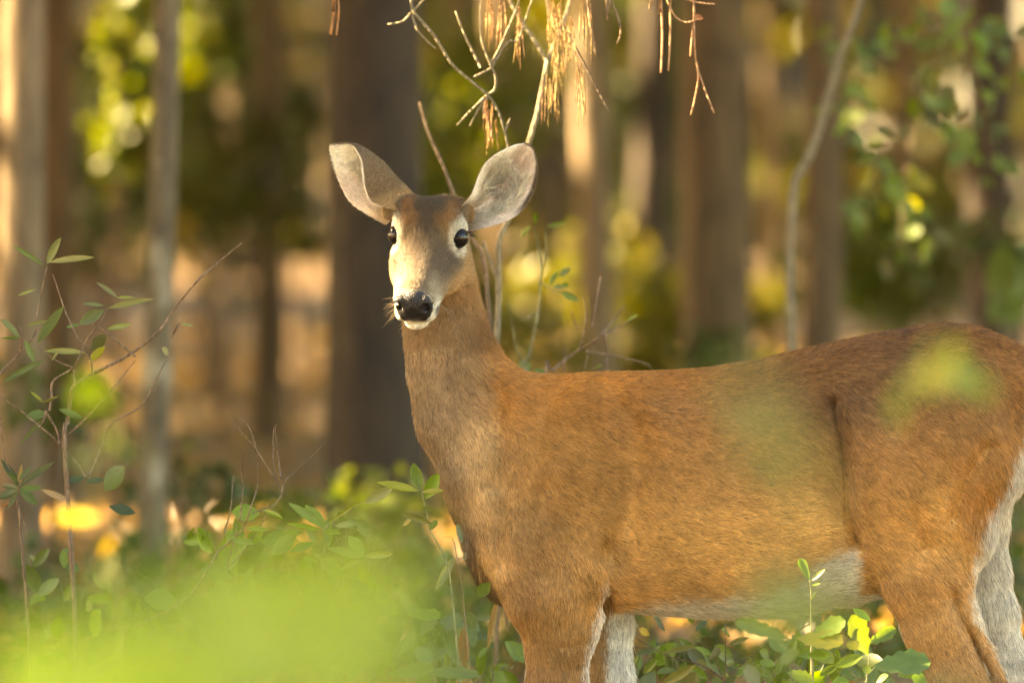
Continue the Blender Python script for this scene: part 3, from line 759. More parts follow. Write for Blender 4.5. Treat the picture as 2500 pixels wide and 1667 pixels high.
# ---- coat colours (display colours with form light and shade painted in, turned into albedo)
ALB = 0.84
def C(r, g, b): return lin(r, g * 1.03, b * 1.03) ** 0.85
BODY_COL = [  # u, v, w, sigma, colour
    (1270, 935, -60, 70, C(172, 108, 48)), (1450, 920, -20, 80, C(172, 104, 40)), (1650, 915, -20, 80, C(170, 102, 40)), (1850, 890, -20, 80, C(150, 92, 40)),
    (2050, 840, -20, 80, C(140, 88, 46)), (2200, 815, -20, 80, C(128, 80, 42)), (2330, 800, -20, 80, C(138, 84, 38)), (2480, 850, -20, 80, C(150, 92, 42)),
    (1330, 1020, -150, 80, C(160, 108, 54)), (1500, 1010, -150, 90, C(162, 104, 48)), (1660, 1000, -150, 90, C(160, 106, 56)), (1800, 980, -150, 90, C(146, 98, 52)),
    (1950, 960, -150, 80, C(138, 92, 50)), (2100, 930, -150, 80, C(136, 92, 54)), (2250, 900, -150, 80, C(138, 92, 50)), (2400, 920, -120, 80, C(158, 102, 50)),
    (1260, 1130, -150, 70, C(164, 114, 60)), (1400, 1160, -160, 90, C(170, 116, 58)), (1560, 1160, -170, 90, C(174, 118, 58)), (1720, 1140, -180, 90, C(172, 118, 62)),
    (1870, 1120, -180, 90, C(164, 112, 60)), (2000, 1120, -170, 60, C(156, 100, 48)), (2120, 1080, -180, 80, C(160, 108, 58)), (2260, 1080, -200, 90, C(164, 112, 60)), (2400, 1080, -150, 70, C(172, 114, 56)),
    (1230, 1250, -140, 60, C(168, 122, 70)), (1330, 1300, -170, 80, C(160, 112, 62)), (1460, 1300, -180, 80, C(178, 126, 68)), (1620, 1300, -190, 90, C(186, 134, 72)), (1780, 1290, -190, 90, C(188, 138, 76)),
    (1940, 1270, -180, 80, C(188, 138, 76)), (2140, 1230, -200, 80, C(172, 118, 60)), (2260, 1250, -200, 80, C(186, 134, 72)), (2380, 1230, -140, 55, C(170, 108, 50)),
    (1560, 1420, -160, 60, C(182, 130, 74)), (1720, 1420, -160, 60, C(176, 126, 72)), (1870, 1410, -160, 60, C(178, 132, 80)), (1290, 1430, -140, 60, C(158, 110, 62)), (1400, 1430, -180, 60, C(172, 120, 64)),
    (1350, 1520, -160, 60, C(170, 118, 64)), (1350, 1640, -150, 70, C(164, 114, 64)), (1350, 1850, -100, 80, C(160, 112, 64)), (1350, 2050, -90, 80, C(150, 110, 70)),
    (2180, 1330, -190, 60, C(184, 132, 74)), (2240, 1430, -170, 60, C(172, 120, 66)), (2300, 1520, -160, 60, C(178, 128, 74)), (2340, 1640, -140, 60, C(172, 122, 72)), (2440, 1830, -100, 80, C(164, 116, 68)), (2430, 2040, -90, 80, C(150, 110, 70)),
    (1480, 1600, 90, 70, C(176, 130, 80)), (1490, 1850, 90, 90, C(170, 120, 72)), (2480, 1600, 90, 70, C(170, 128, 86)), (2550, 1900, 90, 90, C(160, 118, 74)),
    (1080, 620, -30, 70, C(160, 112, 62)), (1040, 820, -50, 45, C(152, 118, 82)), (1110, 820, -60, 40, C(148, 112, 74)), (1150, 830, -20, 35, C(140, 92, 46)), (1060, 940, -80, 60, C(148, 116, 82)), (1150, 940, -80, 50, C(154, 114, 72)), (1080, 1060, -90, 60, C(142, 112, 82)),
    (1160, 1080, -120, 50, C(188, 148, 100)), (1030, 960, -20, 50, C(140, 108, 74)), (1110, 1200, -60, 50, C(140, 106, 72)), (1180, 1200, -120, 45, C(194, 152, 102)), (1140, 1310, -20, 45, C(112, 80, 52)), (1190, 1400, 0, 45, C(104, 74, 46)), (1220, 1360, -110, 40, C(188, 144, 92)),  # paler anchors paint a highlight along the front ridge
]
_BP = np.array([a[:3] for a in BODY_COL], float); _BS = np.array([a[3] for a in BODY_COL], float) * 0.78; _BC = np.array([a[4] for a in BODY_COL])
WHITE = C(248, 240, 228); GREYW = C(208, 194, 172)
def rbf_d2(p, A, S):
    p = (p - 1500).astype(np.float32); A = (A - 1500).astype(np.float32)
    d2 = (p * p).sum(1)[:, None] + (A * A).sum(1)[None] - 2 * (p @ A.T)
    return d2 / (2 * S.astype(np.float32) ** 2)
def sstep(a, b, x):
    t = np.clip((x - a) / (b - a), 0, 1); return t * t * (3 - 2 * t)
def vnoise(P, s, seed=0):
    """cheap smooth value noise, 0..1"""
    q = P / s + seed * 17.3
    i = np.floor(q).astype(np.int64); f = q - i; f = f * f * (3 - 2 * f)
    r = 0
    for a in (0, 1):
        for b in (0, 1):
            for c in (0, 1):
                hsh = ((i[:, 0] + a) * 73856093 ^ (i[:, 1] + b) * 19349663 ^ (i[:, 2] + c) * 83492791) & 0xffff
                val = ((hsh * 40503 + 12345) & 0xffff) / 65535.0
                wgt = (f[:, 0] if a else 1 - f[:, 0]) * (f[:, 1] if b else 1 - f[:, 1]) * (f[:, 2] if c else 1 - f[:, 2])
                r = r + val * wgt
    return r
def mix(a, b, t): return a * (1 - t[:, None]) + b * t[:, None]

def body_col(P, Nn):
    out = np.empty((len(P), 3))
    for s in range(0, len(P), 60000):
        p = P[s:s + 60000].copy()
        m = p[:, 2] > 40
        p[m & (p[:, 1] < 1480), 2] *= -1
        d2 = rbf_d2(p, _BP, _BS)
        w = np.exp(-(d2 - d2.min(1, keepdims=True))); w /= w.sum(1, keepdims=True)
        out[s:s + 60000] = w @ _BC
    lum = out @ np.array([0.3, 0.59, 0.11]); out = out * ((lum / 0.25) ** 0.6)[:, None]  # tone contrast raised to paint body form shading into the coat
    u, v, w = P.T
    # white belly
    bl = smoothcurve(np.clip(u, 1480, 2110), [(1480, 1492), (1540, 1478), (1640, 1458), (1760, 1448), (1860, 1440), (1930, 1420), (1985, 1362), (2050, 1334), (2110, 1330)])
    jag = (vnoise(P, 18, 3) - 0.5) * 26
    t = sstep(-10, 26, v - bl + jag) * ((u > 1480) & (u < 2330)) * np.where(w < -95, sstep(2125, 2070, u), 1.0)
    t = np.where((Nn[:, 2] < -0.15) & (u > 2090) & (w < -70), 0, t)
    t = np.where((v > 1540) & (w < -30), 0, t)
    out = mix(out, GREYW, t)
    # insides of the legs
    inner_n = sstep(-0.1, 0.35, Nn[:, 2]) * (w < -15) * (v > 1330)
    inner_f = sstep(0.1, -0.3, Nn[:, 2]) * (w > 25) * (v > 1330)
    out = mix(out, WHITE, np.clip(inner_n, 0, 1) * (v < 1900) * 0.95)
    fr = ((u < 1600) & (u > 1484 + (vnoise(P, 25, 5) - .5) * 14))
    hd = (u > 2200)
    out = mix(out, WHITE, np.clip(inner_f, 0, 1) * (v < 1900) * np.where(hd, 0.72, fr))
    # white edge behind the near fore leg
    el = smoothcurve(np.clip(v, 1380, 1700), [(1380, 1480), (1440, 1476), (1480, 1462), (1540, 1446), (1600, 1432), (1700, 1424)])
    t = sstep(-10, 6, u - el + (vnoise(P, 14, 6) - .5) * 10) * (v > 1385) * (w < -20) * (u < 1500) * sstep(1385, 1440, v)
    out = mix(out, WHITE, t * 0.55 * (v < 1490) * (Nn[:, 0] > 0.35) + t * 0.65 * (v >= 1490) * (v < 1850))
    # white rump patch behind the thighs and under the tail
    rl = smoothcurve(np.clip(v, 1000, 1700), [(1000, 2540), (1054, 2494), (1160, 2455), (1259, 2411), (1323, 2388), (1423, 2366), (1500, 2376), (1600, 2440), (1700, 2500)])
    t = sstep(-6, 8, u - rl + (vnoise(P, 16, 9) - .5) * 26) * (v > 985) * (v < 1640) * (np.abs(w) < 170)
    out = mix(out, C(208, 194, 174), t * 0.95 * np.where(w > 20, sstep(0.25, -0.1, Nn[:, 2]), 1))
    # darker, ticked saddle
    t = vnoise(P * np.array([0.35, 1, 1]), 9, 12) * sstep(1080, 840, v) * sstep(1500, 1900, u)
    out *= (1 - 0.42 * t)[:, None]
    out *= ((0.88 + 0.24 * vnoise(P, 45, 21)) * (0.84 + 0.32 * vnoise(P * np.array([0.7, 1, 1]), 120, 25)))[:, None]
    hoof = v > 2092
    out[hoof] = C(40, 34, 30)
    return out

def head_col(P, Nn):
    q = to_head(P); f, r, h = q[:, 0], q[:, 1], q[:, 2]; a = np.abs(r)
    Q = np.stack([f, a, h], -1)
    jt = (vnoise(P, 9, 31) - 0.5)
    base = np.tile(C(142, 112, 76), (len(P), 1))
    # lower cheek tan, flank of the face grey and darkened to suggest shade
    base = mix(base, C(172, 126, 76), sstep(-30, -70, h + jt * 16) * sstep(150, 90, f))
    base = mix(base, C(88, 70, 50), sstep(30, 70, f) * sstep(-70, -20, h))
    base = mix(base, C(150, 130, 100), sstep(120, 190, f))
    # nose bridge
    br = sstep(44, 22, a + jt * 14) * sstep(-30, 20, f) * sstep(-32, -12, h - (-0.27 * f + 18))
    base = mix(base, C(96, 74, 50), br * 0.8)
    # forehead
    fo = sstep(100, 30, f + 0.95 * a + jt * 40) * sstep(8, 30, h + jt * 10)
    base = mix(base, C(72, 54, 34), fo)
    ob = sstep(34, -6, f + jt * 24) * sstep(16, 32, h + jt * 12) * sstep(30, 48, a + jt * 18) * sstep(78, 58, a + jt * 12) * sstep(-80, -50, f)
    base = mix(base, C(146, 92, 42), ob * 0.75)
    base = mix(base, C(150, 98, 48), sstep(34, 8, np.hypot(f - 8, (a - 38) * 1.1) + jt * 14) * sstep(20, 34, h) * 0.55)
    # pale ring round the eye
    ec = EYE_C + EYE_D * 18
    de = np.linalg.norm((Q - ec) / np.array([1.25, 1, 1.12]), axis=1)
    base = mix(base, C(228, 216, 190), sstep(46, 31, de + jt * 9) * 0.9)
    base = mix(base, C(196, 184, 160), 0.85 * sstep(34, 16, np.linalg.norm((Q - np.array([4, 78, 32])) / np.array([1.5, 0.7, 0.5]), axis=1) + jt * 8))
    sp = vnoise(P, 4.5, 40) > 0.83
    base = np.where((sp & (de < 60) & (h < -12))[:, None], base * 0.45, base)
    # preorbital streak
    base = mix(base, C(88, 62, 44), sstep(12, 4, np.linalg.norm(Q - np.array([36, 74, -18]), axis=1)))
    # muzzle: pale band behind the nose, dark patch at the lip, white chin
    base = mix(base, C(222, 212, 190), sstep(165, 192, f + jt * 14) * sstep(26, 40, a + jt * 8) * sstep(-38, -72, h + jt * 10) * 0.9)
    base = mix(base, C(222, 210, 188), sstep(-92, -104, h + jt * 6) * sstep(120, 160, f))
    dk = np.linalg.norm((Q - np.array([200, 52, -82])) / np.array([1.6, 1, 1]), axis=1)
    base = mix(base, C(52, 42, 34), sstep(16, 8, dk + jt * 5) * 0.85)
    base = mix(base, C(226, 216, 196), sstep(-90, -98, h) * sstep(200, 224, f))
    er = np.exp(-((f + 70) / 40) ** 2) * sstep(62, 80, a)
    base = mix(base, C(128, 104, 76), er)
    # back of the head and throat join the neck coat
    nb = sstep(-60, -110, f + jt * 20)
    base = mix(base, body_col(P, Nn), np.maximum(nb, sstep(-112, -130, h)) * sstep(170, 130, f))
    # black eyelid and nose
    rim = np.linalg.norm(Q - (EYE_C + EYE_D * 21), axis=1)
    base = mix(base, C(26, 20, 18), sstep(28.5, 25.5, rim))
    nose = nose_mask(P)
    base = mix(base, C(9, 8, 8), nose)
    return base
def nose_mask(P):
    q = to_head(P); f, a, h = q[:, 0], np.abs(q[:, 1]), q[:, 2]
    jt = (vnoise(P, 6, 51) - 0.5) * 6
    d = ((f - 236) / 36) ** 2 + (a / 50) ** 2 + ((h + 51) / 42) ** 2
    top = sstep(200, 208, f + jt) * (a < 51) * sstep(-97, -91, h + jt)
    return np.clip(top * sstep(1.3, 1.0, d + jt * 0.02), 0, 1)

def ear_col(E, left):
    V, _, Nv, par, inner, T, S = E
    t, s = par[:, 0], par[:, 1]
    jt = (vnoise(V, 9, 61) - .5)
    outer = np.tile(C(104, 80, 54), (len(V), 1))
    outer = mix(outer, C(80, 60, 42), sstep(0.55, 0.95, t + jt * .2))
    outer = mix(outer, C(150, 112, 70), sstep(0.25, 0.05, t))
    inn = np.tile(C(224, 202, 184), (len(V), 1))  # kept near white to stand in for backlight through the ear
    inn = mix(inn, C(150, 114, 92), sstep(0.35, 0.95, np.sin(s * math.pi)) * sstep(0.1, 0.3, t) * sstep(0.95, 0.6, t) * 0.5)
    inn = mix(inn, C(240, 230, 212), sstep(0.3, 0.0, s + jt * .2) * 0.85)
    if left: inn = mix(inn, C(242, 232, 214), sstep(0.45, 0.75, t + jt * .3))  # left tip painted whiter, partly for the sun on it
    inn = mix(inn, C(92, 70, 50), sstep(0.93, 0.99, t))
    if not left: inn = mix(inn, C(70, 54, 38), sstep(0.93, 0.97, s + jt * 0.03) * sstep(0.3, 0.5, t))
    inn = mix(inn, C(150, 120, 84), sstep(0.2, 0.02, t) * 0.8)
    return mix(outer, inn, inner)

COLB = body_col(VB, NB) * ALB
COLH = head_col(VH, NH) * ALB
NOSEH = nose_mask(VH)
COLL = ear_col(EL, True) * ALB * 1.12; COLR = ear_col(ER, False) * ALB * 1.12  # ears brightened further for a backlit look

# ---- one body mesh: trunk, legs, neck, head and both ears
allV = []; allF = []; allC = []; o = 0
for V, Fq, Cc in ((VB, FB, COLB), (VH, FH, COLH), (EL[0], EL[1], COLL), (ER[0], ER[1], COLR)):
    allV.append(V); allF.append(Fq + o); allC.append(Cc); o += len(V)
allV = np.concatenate(allV); allF = np.concatenate(allF); allC = np.concatenate(allC)
gloss = np.zeros(len(allV), np.float32); gloss[len(VB):len(VB) + len(VH)] = NOSEH
BASE = uvw_to_world(np.array([[1850, 2152, 0.0]]))[0]
deer_root = bpy.data.objects.new('deer', None); COL.objects.link(deer_root); deer_root.location = BASE
tag(deer_root, 'brown white-tailed doe standing side-on with her head turned to look out of the wood', 'deer')
me = fast_mesh('deer_body', uvw_to_world(allV) - BASE, allF, True)
ca = me.color_attributes.new('coat', 'FLOAT_COLOR', 'POINT')
ca.data.foreach_set('color', np.concatenate([allC, np.ones((len(allC), 1))], 1).astype(np.float32).ravel())
ga = me.attributes.new('gloss', 'FLOAT', 'POINT'); ga.data.foreach_set('value', gloss)
m = N('deer_skin')
c = m.n('ShaderNodeAttribute', {'attribute_name': 'coat'}); g = m.n('ShaderNodeAttribute', {'attribute_name': 'gloss'})
tc = m.n('ShaderNodeTexCoord')
vo = m.n('ShaderNodeTexVoronoi', {'feature': 'F1'}, Vector=tc.outputs['Object'], Scale=420.0)
ns = m.n('ShaderNodeTexNoise', None, Vector=tc.outputs['Object'], Scale=900.0)
hm = m.n('ShaderNodeMix', {'data_type': 'FLOAT'}, i0=g.outputs['Fac'], i2=ns.outputs[0], i3=vo.outputs['Distance'])
bm_ = m.n('ShaderNodeBump', None, Strength=0.7, Distance=0.002, Height=hm.outputs[0])
ro = m.n('ShaderNodeMath', {'operation': 'MULTIPLY_ADD'}, i0=g.outputs['Fac'], i1=-0.42, i2=0.80)
bs = m.n('ShaderNodeBsdfPrincipled', None, Base_Color=c.outputs['Color'], Roughness=ro.outputs[0], Normal=bm_.outputs[0])
bs.inputs['Specular IOR Level'].default_value = 0.3
body_o = link('body', me, deer_root, m.done(bs.outputs[0]))

# ---- eyes
def eye_mat():
    m = N('deer_eye')
    bs = m.n('ShaderNodeBsdfPrincipled', None, Base_Color=(0.003, 0.002, 0.002, 1), Roughness=0.04, IOR=1.36)
    bs.inputs['Specular IOR Level'].default_value = 0.5
    return m.done(bs.outputs[0])
EYEM = eye_mat()
import bmesh
EYES = {}
for sgn, lab in ((-1, 'dark glossy eye by the folded ear'), (1, 'dark glossy eye under the ear that faces forward')):
    bm = bmesh.new(); bmesh.ops.create_uvsphere(bm, u_segments=40, v_segments=24, radius=EYE_R / K)
    for fc in bm.faces: fc.smooth = True
    em = bpy.data.meshes.new('eye'); bm.to_mesh(em); bm.free()
    cpos = EYE_C * np.array([1, sgn, 1])
    EYES[sgn] = link('eye', em, deer_root, EYEM, Vector(uvw_to_world(from_head(cpos)) - BASE))
    EYES[sgn]['label'] = lab

# ---- hair
def hair_curves(name, roots, dirs, norms, length, lift, cols, rad, npt=4, curl=0.12, parent=None, mat=None):
    """roots in uvw px, dirs unit tangents, curves bend from lifted root to flat tip"""
    n = len(roots)
    L = length[:, None]
    t = np.linspace(0, 1, npt)
    pos = np.empty((n, npt, 3), np.float32)
    jit = rng.normal(0, 1, (n, 3)) * curl
    d = dirs + jit; d /= np.linalg.norm(d, axis=1, keepdims=True)
    for i, x in enumerate(t):
        hgt = (lift[:, None] * (1 - (1 - x) ** 1.8))
        pos[:, i] = roots + d * L * x + norms * L * hgt
    wpos = uvw_to_world(pos.reshape(-1, 3)) - BASE
    cu = bpy.data.hair_curves.new(name)
    cu.add_curves([npt] * n)
    cu.attributes['position'].data.foreach_set('vector', wpos.astype(np.float32).ravel())
    ra = cu.attributes.get('radius') or cu.attributes.new('radius', 'FLOAT', 'POINT')
    prof = np.clip(1.0 - t ** 2 * 0.85, 0.1, 1)
    ra.data.foreach_set('value', (np.broadcast_to(rad, (n,))[:, None] * prof[None]).astype(np.float32).ravel())
    cc = cu.attributes.new('hcol', 'FLOAT_COLOR', 'CURVE')
    cc.data.foreach_set('color', np.concatenate([cols, np.ones((n, 1))], 1).astype(np.float32).ravel())
    o = bpy.data.objects.new(name, cu); COL.objects.link(o); o.parent = parent
    cu.materials.append(mat)
    o['kind'] = 'stuff'
    return o

def hair_mat():
    m = N('deer_hair')
    c = m.n('ShaderNodeAttribute', {'attribute_name': 'hcol'})
    hi = m.n('ShaderNodeHairInfo')
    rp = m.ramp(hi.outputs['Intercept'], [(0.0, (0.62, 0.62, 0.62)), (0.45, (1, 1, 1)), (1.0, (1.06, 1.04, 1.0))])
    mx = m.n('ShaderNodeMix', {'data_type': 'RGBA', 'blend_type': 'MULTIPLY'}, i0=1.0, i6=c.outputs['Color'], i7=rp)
    bs = m.n('ShaderNodeBsdfPrincipled', None, Base_Color=mx.outputs[2], Roughness=0.38)
    try: bs.inputs['Specular IOR Level'].default_value = 0.35
    except Exception: pass
    tr = m.n('ShaderNodeBsdfTranslucent', None, Color=mx.outputs[2])
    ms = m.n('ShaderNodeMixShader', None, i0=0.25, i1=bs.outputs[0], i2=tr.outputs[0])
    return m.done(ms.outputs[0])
HAIRM = hair_mat()

def sample(V, Fq, Nv, n, weight=None):
    a, b, c, d = (V[Fq[:, i]] for i in range(4))
    ar = np.linalg.norm(np.cross(c - a, d - b), axis=1) / 2
    if weight is not None: ar = ar * weight
    k = rng.choice(len(Fq), n, p=ar / ar.sum())
    x, y = rng.random((2, n, 1))
    def bil(A): return (A[Fq[k, 0]] * (1 - x) * (1 - y) + A[Fq[k, 1]] * x * (1 - y) + A[Fq[k, 2]] * x * y + A[Fq[k, 3]] * (1 - x) * y)
    nn = bil(Nv); nn /= np.linalg.norm(nn, axis=1, keepdims=True) + 1e-9
    return bil(V), nn, k, bil

FLOW = [  # u, v, w, sigma, direction (du, dv, dw)
    (1080, 700, -40, 70, (.05, 1, .0)), (1050, 850, -60, 70, (.05, 1, 0)), (1140, 850, -30, 60, (.25, 1, 0)), (1060, 1000, -80, 70, (.1, 1, .1)), (1180, 960, -60, 60, (.75, .7, 0)),
    (1150, 1130, -100, 60, (.3, 1, 0)), (1110, 1250, -40, 60, (.35, 1, .2)), (1200, 1300, -110, 60, (.4, 1, 0)), (1180, 1400, 0, 50, (.2, 1, 0)),
    (1270, 930, -40, 70, (1, .25, 0)), (1450, 920, -20, 90, (1, .12, 0)), (1700, 910, -20, 100, (1, .06, 0)), (1950, 860, -20, 100, (1, .05, 0)), (2200, 810, -20, 100, (1, .1, 0)), (2400, 810, -20, 80, (1, .5, 0)), (2530, 920, 0, 60, (.4, 1, 0)),
    (1300, 1050, -140, 80, (.8, .75, 0)), (1450, 1080, -150, 90, (.85, .6, 0)), (1650, 1080, -170, 100, (.95, .42, 0)), (1850, 1060, -170, 100, (.95, .35, 0)), (2020, 1020, -160, 60, (.7, .75, 0)), (2130, 980, -160, 70, (.8, .55, 0)), (2300, 950, -170, 90, (.8, .6, 0)),
    (1260, 1200, -140, 70, (.5, .9, 0)), (1400, 1220, -170, 80, (.6, .8, 0)), (1560, 1230, -180, 90, (.9, .5, 0)), (1750, 1230, -190, 100, (.97, .28, 0)), (1930, 1230, -180, 80, (.97, .0, 0)), (2050, 1200, -170, 40, (.4, .95, 0)),
    (1560, 1400, -170, 70, (.95, .25, 0)), (1750, 1420, -150, 80, (.97, .2, 0)), (1950, 1380, -150, 70, (.95, -.25, 0)), (1800, 1490, -60, 80, (1, .1, 0)),
    (1300, 1400, -140, 60, (.45, .9, 0)), (1420, 1400, -180, 60, (.35, 1, 0)), (1360, 1550, -150, 70, (.15, 1, 0)), (1360, 1800, -100, 120, (.03, 1, 0)), (1480, 1600, 80, 90, (.03, 1, 0)),
    (2130, 1150, -190, 70, (.7, .75, 0)), (2280, 1120, -220, 90, (.7, .75, 0)), (2430, 1060, -120, 70, (.35, 1, 0)), (2180, 1280, -200, 70, (.9, .5, 0)), (2300, 1270, -190, 70, (.75, .7, 0)), (2400, 1250, -120, 60, (0, 1, 0)),
    (2240, 1420, -180, 60, (.7, .75, 0)), (2310, 1560, -150, 70, (.5, .9, 0)), (2400, 1750, -100, 90, (.4, .9, 0)), (2440, 1950, -90, 100, (0, 1, 0)), (2430, 1500, 80, 90, (.3, 1, 0)), (2450, 1250, 60, 60, (.1, 1, 0))]
_FP = np.array([a[:3] for a in FLOW], float); _FS = np.array([a[3] for a in FLOW], float); _FD = np.array([a[4] for a in FLOW], float); _FD /= np.linalg.norm(_FD, axis=1, keepdims=True)
def flow(P):
    out = np.empty((len(P), 3))
    for s in range(0, len(P), 60000):
        p = P[s:s + 60000].copy(); m = (p[:, 2] > 40) & (p[:, 1] < 1480); p[m, 2] *= -1
        d2 = rbf_d2(p, _FP, _FS)
        w = np.exp(-(d2 - d2.min(1, keepdims=True))); w /= w.sum(1, keepdims=True)
        out[s:s + 60000] = w @ _FD
    return out
def tangent(d, n):
    t = d - n * (d * n).sum(1, keepdims=True)
    return t / (np.linalg.norm(t, axis=1, keepdims=True) + 1e-6)

# coat of the trunk, neck and legs
NBODY = 380000
cenN = NB[FB].mean(1); cenP = VB[FB].mean(1)
wgt = np.where(cenN[:, 2] > 0.35, 0.12, 1.0) * np.where(cenP[:, 1] > 1720, 0.18, 1.0)
p, nn, k, bil = sample(VB, FB, NB, NBODY, wgt)
ok = p[:, 1] < 2096; p, nn = p[ok], nn[ok]
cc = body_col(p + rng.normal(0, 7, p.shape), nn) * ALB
fl = flow(p)
wob = (np.stack([vnoise(p, 30, s) for s in (71, 72, 73)], -1) - 0.5) * 0.34 + (np.stack([vnoise(p, 85, s) for s in (74, 75, 76)], -1) - 0.5) * 0.5
td = tangent(fl + wob, nn)
Ln = np.full(len(p), 17.0)
Ln = np.where(p[:, 1] > 1700, 11, Ln)
tuft = np.exp(-(((p[:, 0] - 1165) / 55) ** 2 + ((p[:, 1] - 1370) / 80) ** 2)) * (p[:, 2] > -70)
Ln = Ln * (1 + 1.1 * tuft)
rump = sstep(2380, 2420, p[:, 0]) * (p[:, 1] > 1030) * (p[:, 1] < 1500)
Ln = Ln * (1 + 0.5 * rump)
fold = np.exp(-(((p[:, 0] - 2035) / 34) ** 2 + ((p[:, 1] - 1010) / 90) ** 2))
Ln = Ln * (1 + 0.9 * fold)
bely = sstep(1450, 1490, p[:, 1]) * (p[:, 0] > 1520) * (p[:, 0] < 2100)
Ln = Ln * (1 + 0.5 * bely)
Ln = Ln * rng.uniform(0.6, 1.4, len(p)) * (0.8 + 0.4 * vnoise(p, 70, 79))
br = np.clip(rng.normal(1.0, 0.24, len(p)), 0.40, 1.7)
dark = rng.random(len(p)) < (0.10 * sstep(1150, 830, p[:, 1]) * sstep(1400, 1900, p[:, 0]) + 0.035)
br = np.where(dark, br * 0.35, br)
cl = vnoise(p * np.array([0.6, 1, 1]), 9, 81) * 0.44 + 0.78
cc = cc * (br * cl)[:, None]
lift = 0.07 + 0.07 * rng.random(len(p)) + 0.22 * fold + 0.1 * tuft
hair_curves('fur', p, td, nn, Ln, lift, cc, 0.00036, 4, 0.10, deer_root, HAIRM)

# coat of the head and upper neck
q = to_head(VH[FH].mean(1)); a_ = np.abs(q[:, 1])
ctr = np.stack([q[:, 0], a_, q[:, 2]], -1)
eyed = np.linalg.norm(ctr - (EYE_C + EYE_D * 21), axis=1)
wgt = (eyed > 27.5) * (NOSEH[FH].mean(1) < 0.3) * np.where(NH[FH].mean(1)[:, 2] > 0.5, 0.15, 1.0)
p, nn, k, bil = sample(VH, FH, NH, 120000, wgt)
cc = head_col(p + rng.normal(0, 2.6, p.shape), nn) * ALB
q = to_head(p); f, r, h = q.T; a_ = np.abs(r); sg = np.sign(r)
hd = -_F[None] * 1.0 + np.zeros((len(p), 3))
hd = hd + _R[None] * (sg * sstep(10, 60, a_) * 0.35)[:, None] - _H[None] * (sstep(-10, -70, h) * 0.55)[:, None]
# hair round the eye parts to both sides
de = np.stack([f, a_, h], -1) - (EYE_C + EYE_D * 21)
near = np.exp(-(np.linalg.norm(de, axis=1) / 42) ** 2)
away = (de[:, 0:1] * _F + de[:, 1:2] * sg[:, None] * _R + de[:, 2:3] * _H); away /= np.linalg.norm(away, axis=1, keepdims=True) + 1e-6
hd = hd + away * (near * 1.2)[:, None]
nk = np.maximum(sstep(-60, -110, f), sstep(-112, -130, h)) * sstep(170, 130, f)
hd = hd / (np.linalg.norm(hd, axis=1, keepdims=True)) * (1 - nk[:, None]) + flow(p) * nk[:, None]
wob = (np.stack([vnoise(p, 16, s) for s in (91, 92, 93)], -1) - 0.5) * 0.5
td = tangent(hd + wob, nn)
Ln = (5.0 + 6.5 * sstep(140, 20, f) + 5.0 * nk)
Ln = Ln * np.where(eyed[k] < 36, 0.6, 1.0) * rng.uniform(0.7, 1.3, len(p))
br = np.clip(rng.normal(1.0, 0.22, len(p)), 0.45, 1.7)
tick = rng.random(len(p)) < 0.16 * sstep(40, 0, f) * sstep(25, 40, h)
br = np.where(tick, br * 0.5, br)
cc = cc * (br * (vnoise(p, 6, 95) * 0.3 + 0.85))[:, None]
lift = 0.14 + 0.12 * rng.random(len(p))
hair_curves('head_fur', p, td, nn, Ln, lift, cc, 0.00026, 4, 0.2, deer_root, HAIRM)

# ears: short coat outside, long pale hair inside
def ear_hair(E, col, left):
    V, Fq, Nv, par, inner, T, S = E
    p, nn, k, bil = sample(V, Fq, Nv, 36000)
    pr = bil(par); inn = bil(inner[:, None])[:, 0] > 0.5
    cc = bil(col)
    t, s = pr.T
    Td, Sd = bil(T), bil(S)
    side = np.sign(0.5 - s)[:, None]
    d_in = Td * 0.55 + Sd * (-side) * 0.15
    whirl = np.sin(t * 9 + s * 7)[:, None]
    d_in = d_in + Sd * side * (-0.9) * np.exp(-((s - 0.5) / 0.42) ** 2)[:, None] * np.sign(rng.random(len(p)) - 0.15)[:, None] + whirl * Sd * 0.4
    d = np.where(inn[:, None], d_in, Td)
    td = tangent(d, nn)
    longp = inn & (rng.random(len(p)) < 0.16 + 0.5 * (vnoise(p, 10, 77) > 0.55)) & (t < 0.66) & (t > 0.05) & (s > 0.14) & (s < 0.86)
    Ln = np.where(longp, (20.0 if left else 34.0) * np.clip(np.sin(t * math.pi), 0.2, 1), np.where(inn, 7.0, 5.5)) * rng.uniform(0.6, 1.3, len(p))
    lift = np.where(longp, 0.42 if left else 0.28, 0.14) * rng.uniform(0.6, 1.4, len(p))
    br = np.clip(rng.normal(1.0, 0.2, len(p)), 0.5, 1.6)
    cc = cc * br[:, None]
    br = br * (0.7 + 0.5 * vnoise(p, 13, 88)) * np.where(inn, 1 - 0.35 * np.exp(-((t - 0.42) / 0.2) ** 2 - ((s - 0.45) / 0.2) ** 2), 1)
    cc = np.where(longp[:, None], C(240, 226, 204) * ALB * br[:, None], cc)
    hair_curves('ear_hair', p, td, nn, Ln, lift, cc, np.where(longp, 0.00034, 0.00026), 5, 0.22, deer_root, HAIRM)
ear_hair(EL, COLL, True); ear_hair(ER, COLR, False)

